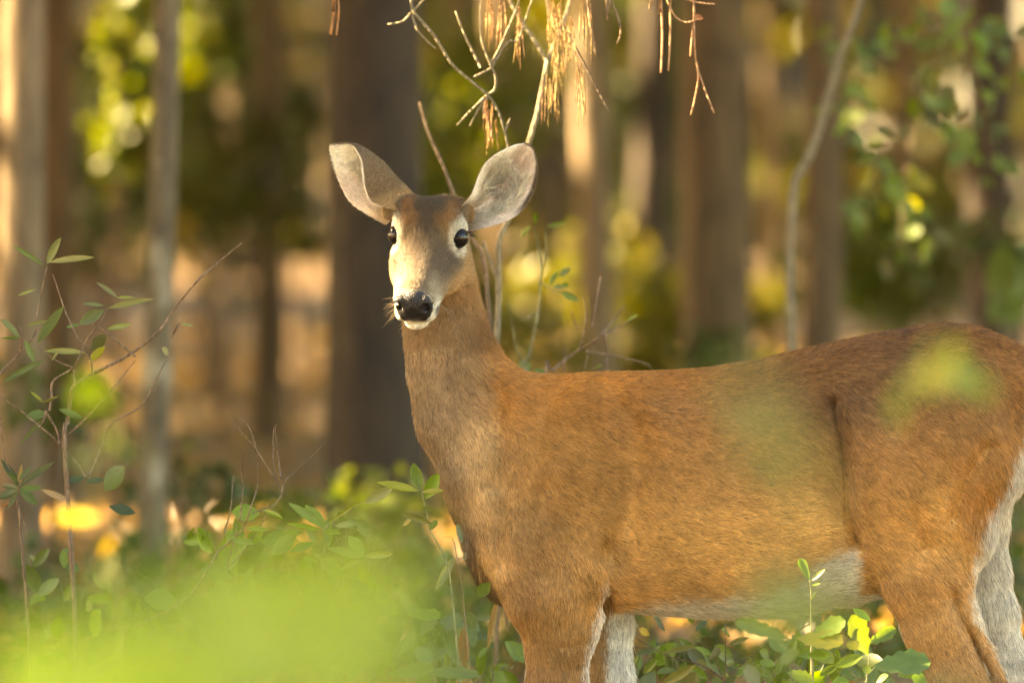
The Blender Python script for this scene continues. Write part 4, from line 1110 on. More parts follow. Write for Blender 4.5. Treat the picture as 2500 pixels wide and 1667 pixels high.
# eyelashes and whiskers
def strands(name, lines, col, rad, parent=None):
    n = len(lines); npt = len(lines[0])
    cu = bpy.data.hair_curves.new(name); cu.add_curves([npt] * n)
    pos = uvw_to_world(np.array(lines).reshape(-1, 3)) - BASE
    cu.attributes['position'].data.foreach_set('vector', pos.astype(np.float32).ravel())
    ra = cu.attributes.get('radius') or cu.attributes.new('radius', 'FLOAT', 'POINT')
    prof = 1 - np.linspace(0, 1, npt) * 0.85
    ra.data.foreach_set('value', np.tile(prof * rad, n).astype(np.float32))
    cc = cu.attributes.new('hcol', 'FLOAT_COLOR', 'CURVE')
    cc.data.foreach_set('color', np.tile(np.append(col, 1), n).astype(np.float32))
    o = bpy.data.objects.new(name, cu); COL.objects.link(o); o.parent = parent or deer_root; cu.materials.append(HAIRM)
    if parent: o.location = -parent.location
    o['kind'] = 'stuff'
for sgn in (-1, 1):
    L = []
    for i in range(46):
        th = math.radians(rng.uniform(-10, 150))
        ax1 = np.array([-0.75, 0.6, 0]) ; ax1 = ax1 - EYE_D * ax1.dot(EYE_D); ax1 /= np.linalg.norm(ax1)
        ax2 = np.cross(EYE_D, ax1); ax2 *= np.sign(ax2[2])
        rad_d = ax1 * math.cos(th) + ax2 * math.sin(th)
        p0 = EYE_C + EYE_D * 21 + rad_d * 21.5 + EYE_D * 1
        ln = 5 + 10 * max(0, math.cos(th)) ** 2 + rng.uniform(-1, 1)
        pts = []
        for x in np.linspace(0, 1, 5):
            pp = p0 + (EYE_D * 0.85 + ax1 * 0.45 - ax2 * 0.28 + rad_d * 0.25 * x) * ln * x
            pts.append(from_head(pp * np.array([1, sgn, 1])))
        L.append(pts)
    strands('eyelashes', L, np.array([0.006, 0.005, 0.004]), 0.0005, EYES[sgn])
L = []
for i in range(70):
    sgn = -1 if i % 3 else 1
    chin = i > 38
    p0 = np.array([rng.uniform(150, 205), rng.uniform(36, 54) * sgn, rng.uniform(-102, -70)]) if not chin else np.array([rng.uniform(165, 215), rng.uniform(-30, 26), rng.uniform(-124, -116)])
    dr = np.array([rng.uniform(-.3, .5), sgn * rng.uniform(.5, 1), rng.uniform(-1, -.1)]) if not chin else np.array([rng.uniform(-.5, .3), rng.uniform(-.9, .3), -1])
    dr /= np.linalg.norm(dr); ln = rng.uniform(22, 62) if not chin else rng.uniform(18, 48)
    pts = [from_head(p0 + dr * ln * x + np.array([0, 0, -10]) * x * x + np.array([-8, 0, 0]) * x * x) for x in np.linspace(0, 1, 5)]
    L.append(pts)
strands('whiskers', L, C(170, 142, 104) * ALB, 0.00016)
# ================================================================== PLANTS ROUND THE DOE
def leaf_shape(kind):
    """unit leaf along +Y, width 1 along X, folded along the midrib, curved in Z"""
    if kind == 'oval': prof = [(0, .03), (.12, .22), (.3, .44), (.5, .5), (.7, .42), (.87, .22), (1, .0)]
    elif kind == 'lance': prof = [(0, .03), (.15, .3), (.35, .48), (.55, .5), (.75, .36), (.9, .16), (1, .0)]
    elif kind == 'lobed': prof = [(0, .03), (.14, .16), (.26, .34), (.36, .30), (.5, .46), (.58, .40), (.72, .5), (.82, .34), (.92, .30), (1, .03)]
    else: prof = [(0, .04), (.2, .25), (.5, .42), (.75, .5), (.9, .36), (1, .02)]
    V = []; F = []
    for i, (y, w) in enumerate(prof):
        z = 0.16 * y * y - 0.10 * y
        V += [(-w, y, z + 0.16 * w), (0, y, z), (w, y, z + 0.16 * w)]
        V[-3] = (-w, y + 0.012 * ((i * 7) % 3 - 1), V[-3][2]); 
    for i in range(len(prof) - 1):
        a = i * 3; F += [(a, a + 1, a + 4, a + 3), (a + 1, a + 2, a + 5, a + 4)]
    return fast_mesh('leaf_' + kind, V, F, True)
LEAF = {k: leaf_shape(k) for k in ('oval', 'lance', 'lobed', 'blunt')}
for me_ in LEAF.values(): me_.materials.append(LEAFM)
PAL = {'g': (0.085, 0.135, 0.026), 'v': (0.10, 0.17, 0.010), 'y': (0.19, 0.20, 0.015), 'p': (0.17, 0.19, 0.075), 'd': (0.035, 0.058, 0.016), 'b': (0.095, 0.130, 0.055),
       'o': (0.075, 0.078, 0.012), 'r': (0.22, 0.09, 0.03), 't': (0.30, 0.21, 0.11), 'l': (0.105, 0.175, 0.014), 'Y': (0.45, 0.32, 0.01), 'h': (0.15, 0.26, 0.018)}
prng = np.random.default_rng(31)
def leaf(root, b, t, w, col='g', kind='lance', Y=0.0, tilt=None):
    """b, t: photograph pixels of base and tip, w: apparent width in pixels"""
    d = (Y + D0) / FPX
    B = np.array(at(*b, Y + prng.normal(0, 0.008))); T = np.array(at(*t, Y + prng.normal(0, 0.02)))
    a = T - B; L = np.linalg.norm(a); a /= L
    nrm = np.array([prng.normal(0, .25), -1.0, 0.55 + prng.normal(0, .3)])
    nrm = nrm - a * nrm.dot(a); nrm /= np.linalg.norm(nrm)
    s = np.cross(a, nrm)
    cosv = max(0.55, abs(s[0]) ** 2 + abs(s[2]) ** 2)
    wd = w * d / cosv
    M = np.eye(4); M[:3, 0] = s * wd; M[:3, 1] = a * L; M[:3, 2] = nrm * L
    o = bpy.data.objects.new('leaf', LEAF[kind]); COL.objects.link(o)
    o.parent = root
    from mathutils import Matrix
    loc = np.array(root.location)
    M[:3, 3] = B - loc
    o.matrix_local = Matrix(M.tolist())
    c = np.array(PAL[col]) * prng.uniform(0.8, 1.25) * prng.uniform(0.92, 1.08, 3)
    o.color = (*np.clip(c, 0, 1), 1)
    return o
def plant(name, label, cat, Y, stems, leaves, mat, px=None, group=None, rad=2.5, ground=True, ox=0, oy=0, sc=1.0, stemname='stem', tip=0.35, yvar=0.0, hang=False):
    """stems: list of pixel polylines (first point lowest); leaves: (b, t, w, colour, kind)"""
    def q(p): return (ox + p[0] * sc, oy + p[1] * sc)
    first = q(stems[0][0])
    base = at(px if px is not None else first[0], 0, Y)
    root = tag(link(name, None, loc=(base.x, Y, float(ground_z(base.x, Y)))), label, cat, group)
    loc = np.array(root.location); tb = []
    for k, st in enumerate(stems):
        pts = [np.array(at(*q(p), Y + (prng.normal(0, yvar) if yvar else 0))) - loc for p in st]
        r = rad * (1.0 if k == 0 else 0.75) * (Y + D0) / FPX
        if k == 0 and hang:
            pts = [np.array([at(*q(st[0]), Y).x, 0.61, 3.42]) - loc, np.array([at(*q(st[0]), Y).x + 0.03, 0.64, 2.6]) - loc] + pts
        if k == 0 and ground:
            g0 = np.array([0, 0, -0.03]); m_ = (g0 + pts[0]) / 2 + np.array([0.02, 0.0, 0])
            pts = [g0, m_] + pts
        n = max(8, len(pts) * 3)
        P = catmull_(np.array(pts), n)
        tb.append((P, np.linspace(r * (1.5 if (k == 0 and ground) else 1), r * tip, n)))
    link(stemname, tube_mesh(stemname, tb, 7, 0.08, 3), root, mat)
    for lf in leaves:
        b, t, w = lf[0], lf[1], lf[2]
        leaf(root, q(b), q(t), w * sc, lf[3] if len(lf) > 3 else 'g', lf[4] if len(lf) > 4 else 'lance', Y + prng.normal(0, 0.03))
    return root

# A. twiggy shrub at the left, in focus
Z = dict(ox=0, oy=550, sc=0.4785)
plant('twiggy_shrub', 'twiggy shrub with grey-green pointed leaves and one long bare twig reaching up', 'shrub', 0.15,
      [[(330, 1150), (345, 1000), (360, 880), (380, 815), (470, 760), (560, 715), (690, 640), (820, 530), (880, 440), (1000, 290), (1100, 200), (1235, 90)],
       [(440, 1290), (400, 1220), (300, 1110), (220, 1040), (130, 965), (0, 870), (-60, 830)],
       [(250, 945), (262, 880), (270, 795), (370, 730), (400, 680), (440, 590), (520, 480), (545, 430)], [(380, 815), (370, 730), (300, 700), (230, 650), (190, 610)],
       [(-40, 800), (0, 755), (110, 640), (180, 550), (190, 440), (240, 210)], [(440, 620), (410, 600), (380, 540), (330, 430), (270, 250)],
       [(450, 1280), (510, 1150), (570, 1010), (720, 920), (830, 720), (860, 660)], [(300, 1110), (480, 940), (690, 690)], [(690, 670), (560, 560), (470, 500)], [(470, 760), (465, 700), (440, 640)],
       [(235, 945), (220, 1000), (205, 1020)], [(235, 955), (290, 1050), (300, 1110)], [(105, 640), (110, 560), (95, 510)], [(875, 570), (905, 510), (920, 500)]],
      [((240, 195), (322, 60), 40, 'b'), ((250, 190), (490, 172), 28, 'p'), ((220, 205), (60, 108), 24, 'g'), ((90, 360), (190, 330), 16, 'p'), ((190, 600), (330, 412), 52, 'g'),
       ((100, 570), (-10, 488), 46, 'b'), ((100, 575), (5, 585), 16, 'g'), ((130, 515), (250, 486), 18, 'p'), ((125, 585), (172, 702), 28, 'g'), ((550, 425), (792, 382), 30, 'p'), ((602, 372), (488, 295), 18, 'p'),
       ((530, 430), (400, 505), 62, 'b', 'oval'), ((530, 410), (418, 402), 18, 'b'), ((545, 530), (682, 508), 30, 'b'), ((400, 510), (338, 522), 18, 'g'), ((435, 650), (230, 648), 30, 'p'), ((300, 640), (262, 692), 12, 'p'),
       ((460, 640), (548, 560), 50, 'o', 'oval'), ((455, 695), (540, 620), 32, 'y', 'oval'), ((228, 690), (15, 805), 32, 'b'), ((220, 905), (153, 850), 14, 'y'), ((220, 905), (302, 884), 12, 'p'),
       ((235, 955), (132, 985), 44, 'g', 'oval'), ((235, 975), (95, 1130), 22, 'b'), ((860, 660), (822, 625), 30, 'p', 'oval'), ((920, 502), (988, 516), 14, 'p'), ((300, 940), (420, 988), 28, 'g'),
       ((530, 1350), (642, 1232), 76, 'g', 'oval'), ((555, 1435), (690, 1472), 48, 'd', 'oval'), ((440, 1310), (535, 1300), 26, 'd'), ((430, 1285), (340, 1312), 36, 'd', 'oval'), ((600, 370), (700, 375), 20, 'p')],
      TWIG_BROWN, rad=4.6, yvar=0.015, **Z)
plant('seedling', 'dark-leaved seedling with a whorl of leaves below the twiggy shrub', 'plant', 0.25,
      [[(100, 1500), (85, 1440), (95, 1330), (100, 1290)], [(85, 1440), (130, 1540), (150, 1580)], [(0, 980), (10, 1100), (20, 1190), (60, 1260)]],
      [((100, 1330), (0, 1195), 34, 'd'), ((100, 1330), (285, 1205), 32, 'b'), ((95, 1335), (108, 1215), 24, 't'), ((90, 1350), (-10, 1395), 42, 'd', 'oval'), ((100, 1345), (215, 1340), 30, 'g'), ((90, 1345), (10, 1330), 30, 'b'),
       ((100, 1350), (190, 1430), 38, 'g'), ((95, 1355), (50, 1450), 34, 'b'), ((0, 1440), (50, 1420), 40, 'r', 'oval'), ((210, 1350), (360, 1420), 26, 't'), ((95, 1300), (160, 1230), 24, 'b'), ((95, 1330), (30, 1260), 34, 'd')],
      TWIG_BROWN, rad=3.0, **Z)
# B. dead twigs
Z = dict(ox=0, oy=1050, sc=0.5315)
plant('dead_twigs', 'thin bare upright twigs standing in the green undergrowth', 'twigs', 0.1,
      [[(560, 960), (660, 890), (860, 770), (960, 630), (1000, 560), (1110, 460), (1150, 360), (1185, 240), (1180, 110), (1150, 0), (1100, -60)],
       [(1040, 640), (1130, 540), (1230, 380), (1295, 290), (1240, 190), (1170, 80), (1100, 0), (1075, -60)], [(1295, 290), (1260, 200), (1255, 30), (1262, -20)], [(1295, 290), (1310, 230), (1400, 150), (1505, 45)],
       [(1100, 420), (1115, 250), (1105, 90)], [(1290, 220), (1275, 100), (1265, 0), (1270, -30)], [(1030, 470), (1060, 350), (1070, 210)], [(1160, 380), (1260, 340), (1290, 290)], [(860, 770), (1000, 720), (1100, 700)], [(1040, 640), (1070, 520), (1090, 430)]],
      [], TWIG_BROWN, rad=3.0, yvar=0.02, **Z)
# C, D. fresh green plants before the chest
plant('leafy_plant', 'bright green leafy plant growing in front of the doe\'s chest', 'plant', -0.25,
      [[(1500, 900), (1540, 720), (1665, 590), (1670, 575)], [(1490, 640), (1490, 560), (1490, 450)], [(1490, 450), (1580, 380), (1670, 325)], [(1300, 560), (1330, 660), (1320, 740)], [(1490, 560), (1400, 520), (1300, 480)]],
      [((1490, 450), (1398, 345), 46, 'l'), ((1490, 450), (1318, 338), 34, 'g'), ((1480, 462), (1310, 432), 22, 'l'), ((1490, 465), (1568, 485), 36, 'g', 'oval'), ((1540, 440), (1622, 434), 20, 'p'), ((1600, 485), (1668, 580), 52, 'l', 'oval'),
       ((1665, 580), (1498, 545), 36, 'g'), ((1670, 575), (1808, 565), 34, 'p'), ((1668, 580), (1550, 570), 26, 'g'), ((1665, 595), (1558, 645), 28, 'g'), ((1350, 500), (1195, 515), 76, 'g', 'oval'), ((1360, 480), (1240, 575), 70, 'g', 'oval'), ((1205, 368), (1305, 412), 24, 'l'),
       ((1500, 690), (1305, 875), 66, 'l'), ((1290, 480), (1400, 470), 30, 'l'), ((1330, 560), (1450, 520), 34, 'g'), ((1060, 500), (1170, 525), 30, 'g'), ((1130, 450), (1230, 460), 22, 'l'), ((1500, 440), (1670, 322), 14, 'y')],
      TWIG_GREEN, rad=2.6, **Z)
plant('yellowing_sprig', 'sprig of vivid green and yellowing leaves hanging by the doe\'s chest', 'plant', -0.15,
      [[(2090, 900), (2060, 640), (2010, 520), (1975, 460), (1960, 380), (1935, 280), (1920, 230)], [(1935, 280), (1820, 250), (1730, 245)]],
      [((1672, 335), (1812, 262), 52, 'p', 'oval'), ((1920, 280), (1728, 246), 30, 'y'), ((1930, 275), (1898, 148), 58, 'v', 'oval'), ((1955, 315), (2022, 195), 60, 'v', 'oval'), ((1985, 428), (1840, 385), 28, 'o'), ((1945, 350), (1995, 392), 24, 'o'),
       ((2005, 412), (1975, 465), 32, 'v'), ((1850, 440), (1900, 395), 20, 't'), ((1940, 285), (2040, 280), 22, 'y')], TWIG_GREEN, rad=2.4, **Z)
plant('drooping_leaf_sprig', 'single pale drooping leaf on a thin stalk before the doe\'s brisket', 'plant', -0.12,
      [[(2140, 900), (2120, 700), (2100, 590), (2080, 500), (2040, 490)], [(2100, 590), (2150, 570), (2130, 440)]],
      [((2085, 582), (1992, 742), 40, 'p'), ((2130, 600), (2140, 560), 20, 'p'), ((2250, 700), (2195, 760), 60, 'g', 'oval'), ((2100, 430), (2120, 520), 28, 'b')], TWIG_BROWN, rad=1.6, **Z)
plant('dark_seedlings', 'dark green broad-leaved seedling under the doe\'s chest', 'plant', -0.3,
      [[(1770, 1200), (1800, 1090), (1840, 990), (1870, 935)], [(1560, 1180), (1570, 1100), (1600, 1030)], [(1780, 1130), (1860, 1080)]],
      [((1640, 1005), (1602, 1160), 66, 'g', 'oval'), ((1910, 948), (1800, 1045), 50, 'g', 'oval'), ((1640, 1070), (1485, 1142), 26, 'b'), ((1785, 1122), (2000, 1108), 56, 'g', 'lobed'), ((1900, 1105), (2205, 1142), 46, 'g', 'lobed'), ((1870, 1012), (1908, 1072), 32, 'd', 'oval'),
       ((1800, 1000), (1640, 985), 60, 'o', 'oval'), ((1840, 1000), (1860, 935), 26, 't'), ((1990, 1060), (1900, 1010), 60, 'b', 'oval')], TWIG_BROWN, rad=2.2, **Z)
plant('dead_leaves_stalk', 'rusty curled dead leaves on a stalk beneath the doe\'s chest', 'plant', 0.35,
      [[(2110, 1250), (2120, 1100), (2130, 920), (2105, 700)], [(2250, 1250), (2290, 900), (2300, 760), (2290, 700)]],
      [((2130, 900), (2128, 1095), 54, 'r', 'oval'), ((2290, 760), (2245, 1012), 26, 't'), ((2105, 1130), (2140, 1080), 40, 'r'), ((2320, 800), (2330, 930), 20, 't'), ((2150, 830), (2175, 920), 60, 'b', 'oval')], TWIG_BROWN, rad=2.0, **Z)
# G. growth under the belly
Z = dict(ox=1450, oy=1250, sc=0.4464)
plant('bare_twig', 'dark bare twig slanting down behind the doe\'s fore legs', 'twigs', 0.35, [[(980, 1200), (720, 930), (600, 840), (390, 780), (190, 660), (100, 600)], [(300, 745), (190, 735)], [(720, 930), (680, 840), (670, 700)]], [((630, 812), (705, 760), 70, 'd', 'oval'), ((585, 690), (655, 745), 60, 'o', 'oval'), ((380, 772), (575, 738), 28, 'p'), ((375, 940), (565, 828), 56, 'p'),
      ((318, 562), (382, 655), 32, 'd'), ((555, 655), (625, 588), 34, 'g'), ((245, 640), (302, 672), 36, 'Y', 'oval'), ((230, 780), (330, 740), 40, 'b'), ((270, 880), (360, 800), 46, 'g'), ((450, 860), (340, 890), 40, 'g'), ((240, 900), (190, 840), 50, 'b'), ((520, 560), (540, 610), 34, 'v')], TWIG_BROWN, rad=2.4, **Z)
plant('dry_stalks', 'dry brown stalks crossing under the doe\'s belly', 'twigs', 0.3, [[(930, 1000), (930, 930), (960, 850), (960, 700), (990, 580), (985, 540)], [(960, 840), (1080, 760), (1130, 700)], [(740, 890), (850, 800), (930, 730), (1000, 700)], [(720, 960), (722, 780), (720, 600)], [(1100, 660), (1240, 580), (1400, 520)], [(1230, 640), (1310, 530)], [(1510, 770), (1590, 690), (1650, 640)]],
      [((740, 722), (855, 688), 30, 'p'), ((960, 790), (900, 760), 60, 'g', 'oval'), ((700, 640), (740, 680), 36, 'l'), ((1000, 760), (960, 690), 30, 'g'), ((900, 900), (950, 870), 40, 'r'), ((980, 900), (940, 920), 40, 't'), ((780, 900), (700, 960), 50, 'b')], TWIG_BROWN, rad=2.6, **Z)
plant('young_shoot', 'upright young shoot with a pair of pale fresh leaves before the doe\'s belly', 'plant', -0.45, [[(1200, 1000), (1190, 680), (1190, 480), (1182, 370)]],
      [((1180, 372), (1128, 258), 52, 'l', 'blunt'), ((1190, 372), (1272, 308), 26, 'p'), ((1190, 400), (1245, 390), 12, 'l'), ((1190, 480), (1215, 440), 12, 'l')], TWIG_GREEN, rad=2.8, **Z)
plant('oak_seedling', 'sunny yellow-green oak seedling with broad lobed leaves under the doe\'s belly', 'plant', -0.5,
      [[(1480, 1150), (1490, 960), (1500, 860), (1510, 780)], [(1490, 960), (1300, 760), (1190, 690)], [(1490, 900), (1540, 845)], [(1200, 930), (1200, 800), (1190, 700)], [(1490, 930), (1420, 920), (1330, 870)]],
      [((1190, 682), (1378, 598), 88, 'l', 'lobed'), ((1110, 690), (1368, 722), 86, 'y', 'lobed'), ((1500, 782), (1400, 562), 120, 'g', 'lobed'), ((1500, 722), (1650, 640), 78, 'l', 'lobed'), ((1535, 842), (1838, 830), 116, 'g', 'lobed'), ((1320, 845), (1475, 788), 58, 'l', 'oval'),
       ((1060, 880), (1195, 935), 70, 'l', 'lobed'), ((1170, 782), (1295, 790), 46, 'v', 'oval'), ((1235, 895), (1335, 840), 40, 'l'), ((1420, 528), (1512, 602), 36, 'l'), ((1510, 842), (1480, 880), 50, 'l', 'oval'), ((1400, 700), (1440, 760), 70, 'y', 'oval'), ((1300, 940), (1400, 930), 60, 'v', 'oval'), ((1740, 900), (1820, 930), 60, 'l'), ((1100, 930), (1020, 960), 60, 'l')],
      TWIG_GREEN, rad=2.6, **Z)
plant('broad_leaf_sprig', 'soft green toothed leaves just below the doe\'s belly line', 'plant', -1.6, [[(1060, 1150), (1080, 900), (1060, 690)], [(1060, 760), (1000, 690)]],
      [((1065, 695), (765, 602), 92, 'g', 'lobed'), ((1070, 780), (960, 690), 70, 'g', 'lobed'), ((830, 830), (900, 960), 80, 'b', 'oval'), ((1020, 830), (1130, 760), 60, 'g')], TWIG_GREEN, rad=2.4, **Z)
# H. small plants behind the doe's neck
Z = dict(ox=1100, oy=480, sc=0.2998)
plant('slender_plant', 'slender leafy plant with small green leaves behind the doe\'s neck', 'plant', 1.5,
      [[(610, 1500), (640, 1300), (720, 900), (730, 690), (740, 600), (715, 430), (680, 250)], [(740, 600), (780, 450), (770, 260)], [(730, 690), (820, 760), (900, 790)], [(600, 1400), (530, 1200), (470, 850)], [(620, 1000), (700, 920)]],
      [((655, 240), (585, 318), 46, 'l', 'blunt'), ((780, 242), (948, 205), 40, 'g'), ((690, 222), (690, 140), 44, 'v', 'oval'), ((880, 640), (985, 590), 40, 'b'), ((900, 780), (1045, 852), 56, 'g'), ((800, 720), (880, 600), 40, 'l'), ((830, 730), (940, 740), 40, 'b'), ((560, 1330), (650, 1440), 90, 'g', 'oval'), ((680, 1420), (780, 1430), 50, 'g', 'oval'), ((920, 700), (960, 760), 40, 'v')],
      TWIG_GREEN, rad=3.2, **Z)
plant('dry_weed', 'dry brown weed stems with forking tips above the doe\'s withers', 'twigs', 1.2,
      [[(780, 1500), (830, 1420), (1000, 1280), (1200, 1150), (1330, 1000), (1420, 890)], [(1050, 1250), (1090, 1080), (1100, 930), (1070, 800)], [(1100, 1255), (1300, 1290), (1480, 1330), (1610, 1370), (1650, 1440)], [(920, 1420), (930, 1200)], [(1255, 1150), (1220, 1050)], [(1250, 1150), (1270, 1300), (1280, 1420)], [(1030, 1080), (980, 930)], [(1200, 1150), (1130, 1260), (1080, 1420)], [(1250, 1130), (1400, 1050), (1510, 980)], [(1150, 1050), (1180, 900), (1220, 650)]],
      [((1440, 1015), (1525, 968), 22, 'l'), ((1230, 1380), (1170, 1400), 50, 'g', 'oval')], TWIG_BROWN, rad=3.6, yvar=0.03, **Z)
# I. sapling behind the doe
plant('sapling', 'thin sapling behind the doe\'s raised ear forking pale and sunlit above it', 'sapling', 1.3,
      [[(1205, 960), (1209, 894), (1211, 855), (1217, 750), (1218, 660), (1217, 606), (1223, 573), (1241, 537), (1264, 470), (1284, 390), (1290, 353), (1312, 277), (1330, 187), (1337, 152), (1352, 115), (1366, 80), (1393, 0), (1420, -120), (1440, -400)],
       [(1337, 152), (1299, 89), (1263, 36), (1245, 0), (1210, -90), (1150, -300)], [(1217, 690), (1190, 620), (1180, 590)], [(1366, 80), (1340, 30), (1335, -60)], [(1225, 575), (1236, 560)]],
      [], TWIG_PALE, rad=6.0, tip=0.7, px=1480)
# M, N. dead stick and pale leaning sapling
plant('dead_stick', 'thin dead stick leaning behind the doe\'s forehead', 'stick', 1.4, [[(1190, 700), (1150, 580), (1107, 473), (1080, 400), (1045, 321), (1025, 250)]], [], TWIG_BROWN, rad=4.0, tip=0.7)
plant('leaning_sapling', 'pale leaning sapling stem over the doe\'s hindquarters', 'sapling', 4.4,
      [[(1935, 960), (1933, 846), (1928, 678), (1933, 542), (1941, 444), (1966, 401), (1993, 336), (2020, 244), (2047, 152), (2074, 81), (2101, 0), (2150, -150), (2200, -400)]], [], TWIG_PALE, rad=9.0, tip=0.9)

# J, K, L. dead branches with hanging dry needles
def needles(root, anchor_px, Y, n, ln, spread, name='needles', col=(0.50, 0.34, 0.12), rad=0.0007):
    loc = np.array(root.location); tb = []
    for k in range(n):
        a = anchor_px[prng.integers(0, len(anchor_px))]
        p0 = np.array(at(a[0] + prng.normal(0, 5), a[1] + prng.normal(0, 6), Y + prng.normal(0, 0.03))) - loc
        L = prng.uniform(*ln) / K; dx = prng.normal(0, spread)
        p1 = p0 + np.array([dx * L * 0.4, prng.normal(0, .2) * L, -L * 0.55]); p2 = p0 + np.array([dx * L * 0.7, prng.normal(0, .2) * L, -L])
        tb.append((np.array([p0, p1, p2]), [rad * 0.8, rad, rad * 0.5]))
    m = NEEDLEM if col is None else col
    o = link(name, tube_mesh(name, tb, 4), root, m); o['kind'] = 'stuff'
    return o
NEEDLE_GOLD = bark_mat('dry_needles_gold', (0.26, 0.17, 0.055), (0.40, 0.28, 0.11), 6.0)
NEEDLE_RUST = bark_mat('dry_needles_rust', (0.22, 0.10, 0.035), (0.32, 0.16, 0.06), 6.0)
Z = dict(ox=750, oy=0, sc=0.4464)
br_ = plant('dead_branch', 'drooping dead branch hung with dry golden needles above the doe', 'branch', 0.7,
      [[(520, -500), (560, -200), (570, 0), (585, 70), (690, 190), (790, 350), (890, 440), (985, 520), (1040, 600), (1080, 720), (1100, 820), (1110, 900)], [(575, 80), (600, 160), (650, 220), (705, 270)], [(1080, 720), (1110, 650)], [(985, 520), (1025, 490), (1030, 420), (1000, 350), (950, 200), (950, 0), (960, -160)],
       [(985, 520), (900, 600), (820, 685)], [(980, 530), (930, 610), (890, 690)], [(1000, 360), (1050, 270), (1120, 110), (1160, 0), (1180, -120)], [(985, 530), (960, 600), (1000, 680), (1010, 760)], [(570, 70), (520, 120), (440, 135)], [(580, 60), (640, 0)], [(950, 370), (870, 210), (810, 60)], [(910, 425), (1010, 370), (1030, 320)],
       [(1030, 330), (1100, 230), (1150, 225), (1190, 120), (1230, 0)]], [], TWIG_PALE, rad=4.6, tip=0.55, ground=False, hang=True, **Z)
anch = [(750 + x * .4464, y * .4464) for x, y in [(1000, -20), (1010, 30), (1060, 10), (1160, 30), (1150, 150), (1340, -10), (1350, 60), (1360, 120), (1370, 200), (1380, 10), (1440, 100), (1500, 20), (1520, 60), (1540, 10), (1310, 420), (1370, 330), (1490, 380), (1430, 200)]]
needles(br_, anch, 0.72, 70, (60, 150), 0.12, col=NEEDLE_GOLD, rad=0.0008)
needles(br_, anch, 0.78, 60, (50, 130), 0.16, col=NEEDLE_RUST, rad=0.0008)
needles(br_, [(750 + x * .4464, y * .4464) for x, y in [(980, 540), (990, 600), (1000, 650)]], 0.72, 30, (30, 90), 0.14, col=NEEDLE_RUST, rad=0.0008)
br2 = plant('dead_twig', 'rust-brown dead twigs dangling beside the broad pine trunk', 'branch', 0.6,
      [[(1930, -200), (1935, 0), (1942, 200), (1935, 400)], [(1985, 0), (1985, 200), (1975, 390)], [(1940, -120), (2050, -60), (2110, 0), (2115, 180), (2125, 330), (2160, 450), (2225, 620)], [(2128, 340), (2140, 420), (2120, 540), (2098, 630)], [(1950, -60), (1975, 20), (2010, 90), (2070, 125), (2140, 105)], [(2110, 140), (2095, 310)], [(2030, -20), (2130, 15), (2230, 25)], [(1890, -100), (1880, 0), (1870, 50)]],
      [((2110, 90), (2165, 105), 26, 'r', 'oval')], bark_mat('rusty_twig_bark', (0.26, 0.13, 0.06), (0.40, 0.24, 0.12), 8.0), rad=3.6, tip=0.7, ground=False, hang=True, **Z)
br3 = plant('dead_twig', 'two orange dry needles hanging before the thick dark pine', 'branch', 0.5, [[(150, -200), (150, -40), (146, 60), (128, 190)], [(160, -60), (172, 60), (160, 196)]], [], NEEDLE_RUST, rad=4.4, tip=0.8, ground=False, hang=True, **Z)
br4 = plant('dead_twig', 'curved dry twig tip hanging beside the golden trunk', 'branch', 0.7, [[(1640, -160), (1660, 0), (1690, 70), (1715, 170), (1695, 240)], [(1400, 130), (1480, 280), (1560, 440), (1650, 610)], [(1530, -20), (1550, 150), (1580, 300)]], [], TWIG_BROWN, rad=2.6, tip=0.8, ground=False, hang=True, **Z)

# O. leafy branch hanging at the right
def leaf_spray(name, label, cat, Y, boxes, stems, mat, rad=3.0, ground=True, ydev=0.25, px=None):
    """boxes: (cx, cy, rx, ry, n, size_px, colour, kind)"""
    lv = []
    for cx, cy, rx, ry, n, sz, col, kind in boxes:
        for k in range(n):
            a = prng.uniform(0, 6.28); r = prng.random() ** 0.5
            x, y = cx + math.cos(a) * rx * r, cy + math.sin(a) * ry * r
            ang = prng.normal(1.2, 0.8); L = sz * prng.uniform(0.5, 1.4)
            lv.append(((x, y), (x + math.cos(ang) * L, y + math.sin(ang) * L), L * prng.uniform(0.26, 0.58), col[prng.integers(0, len(col))], kind))
    root = plant(name, label, cat, Y, stems, [], mat, rad=rad, ground=ground, px=px)
    for b, t, w, c_, kd in lv: leaf(root, b, t, w, c_, kd, Y + prng.normal(0, ydev))
    return root
leaf_spray('tall_shrub', 'tall shrub whose leafy boughs of yellow-green leaves hang beside the leaning sapling', 'shrub', 6.5,
      [(2090, 270, 60, 70, 14, 50, 'vgv', 'oval'), (2210, 470, 60, 80, 18, 56, 'vyl', 'oval'), (2280, 60, 150, 70, 30, 50, 'gvo', 'oval'), (2080, 90, 80, 70, 12, 50, 'go', 'oval'), (2330, 230, 110, 100, 26, 50, 'gov', 'oval'), (2230, 600, 80, 60, 12, 56, 'go', 'oval'), (2050, 510, 40, 20, 5, 60, 'g', 'lance'), (2400, 380, 70, 90, 16, 50, 'gv', 'oval'), (2150, 350, 60, 60, 8, 50, 'go', 'oval'), (2450, 120, 60, 90, 14, 50, 'gvo', 'oval')],
      [[(2760, 300), (2680, -200), (2480, -120), (2330, 60), (2250, 250), (2210, 430), (2200, 600)], [(2330, 60), (2180, 120), (2090, 230), (2080, 330)], [(2330, 60), (2400, 250), (2420, 420)]], TWIG_BROWN, rad=4.0, px=2790)
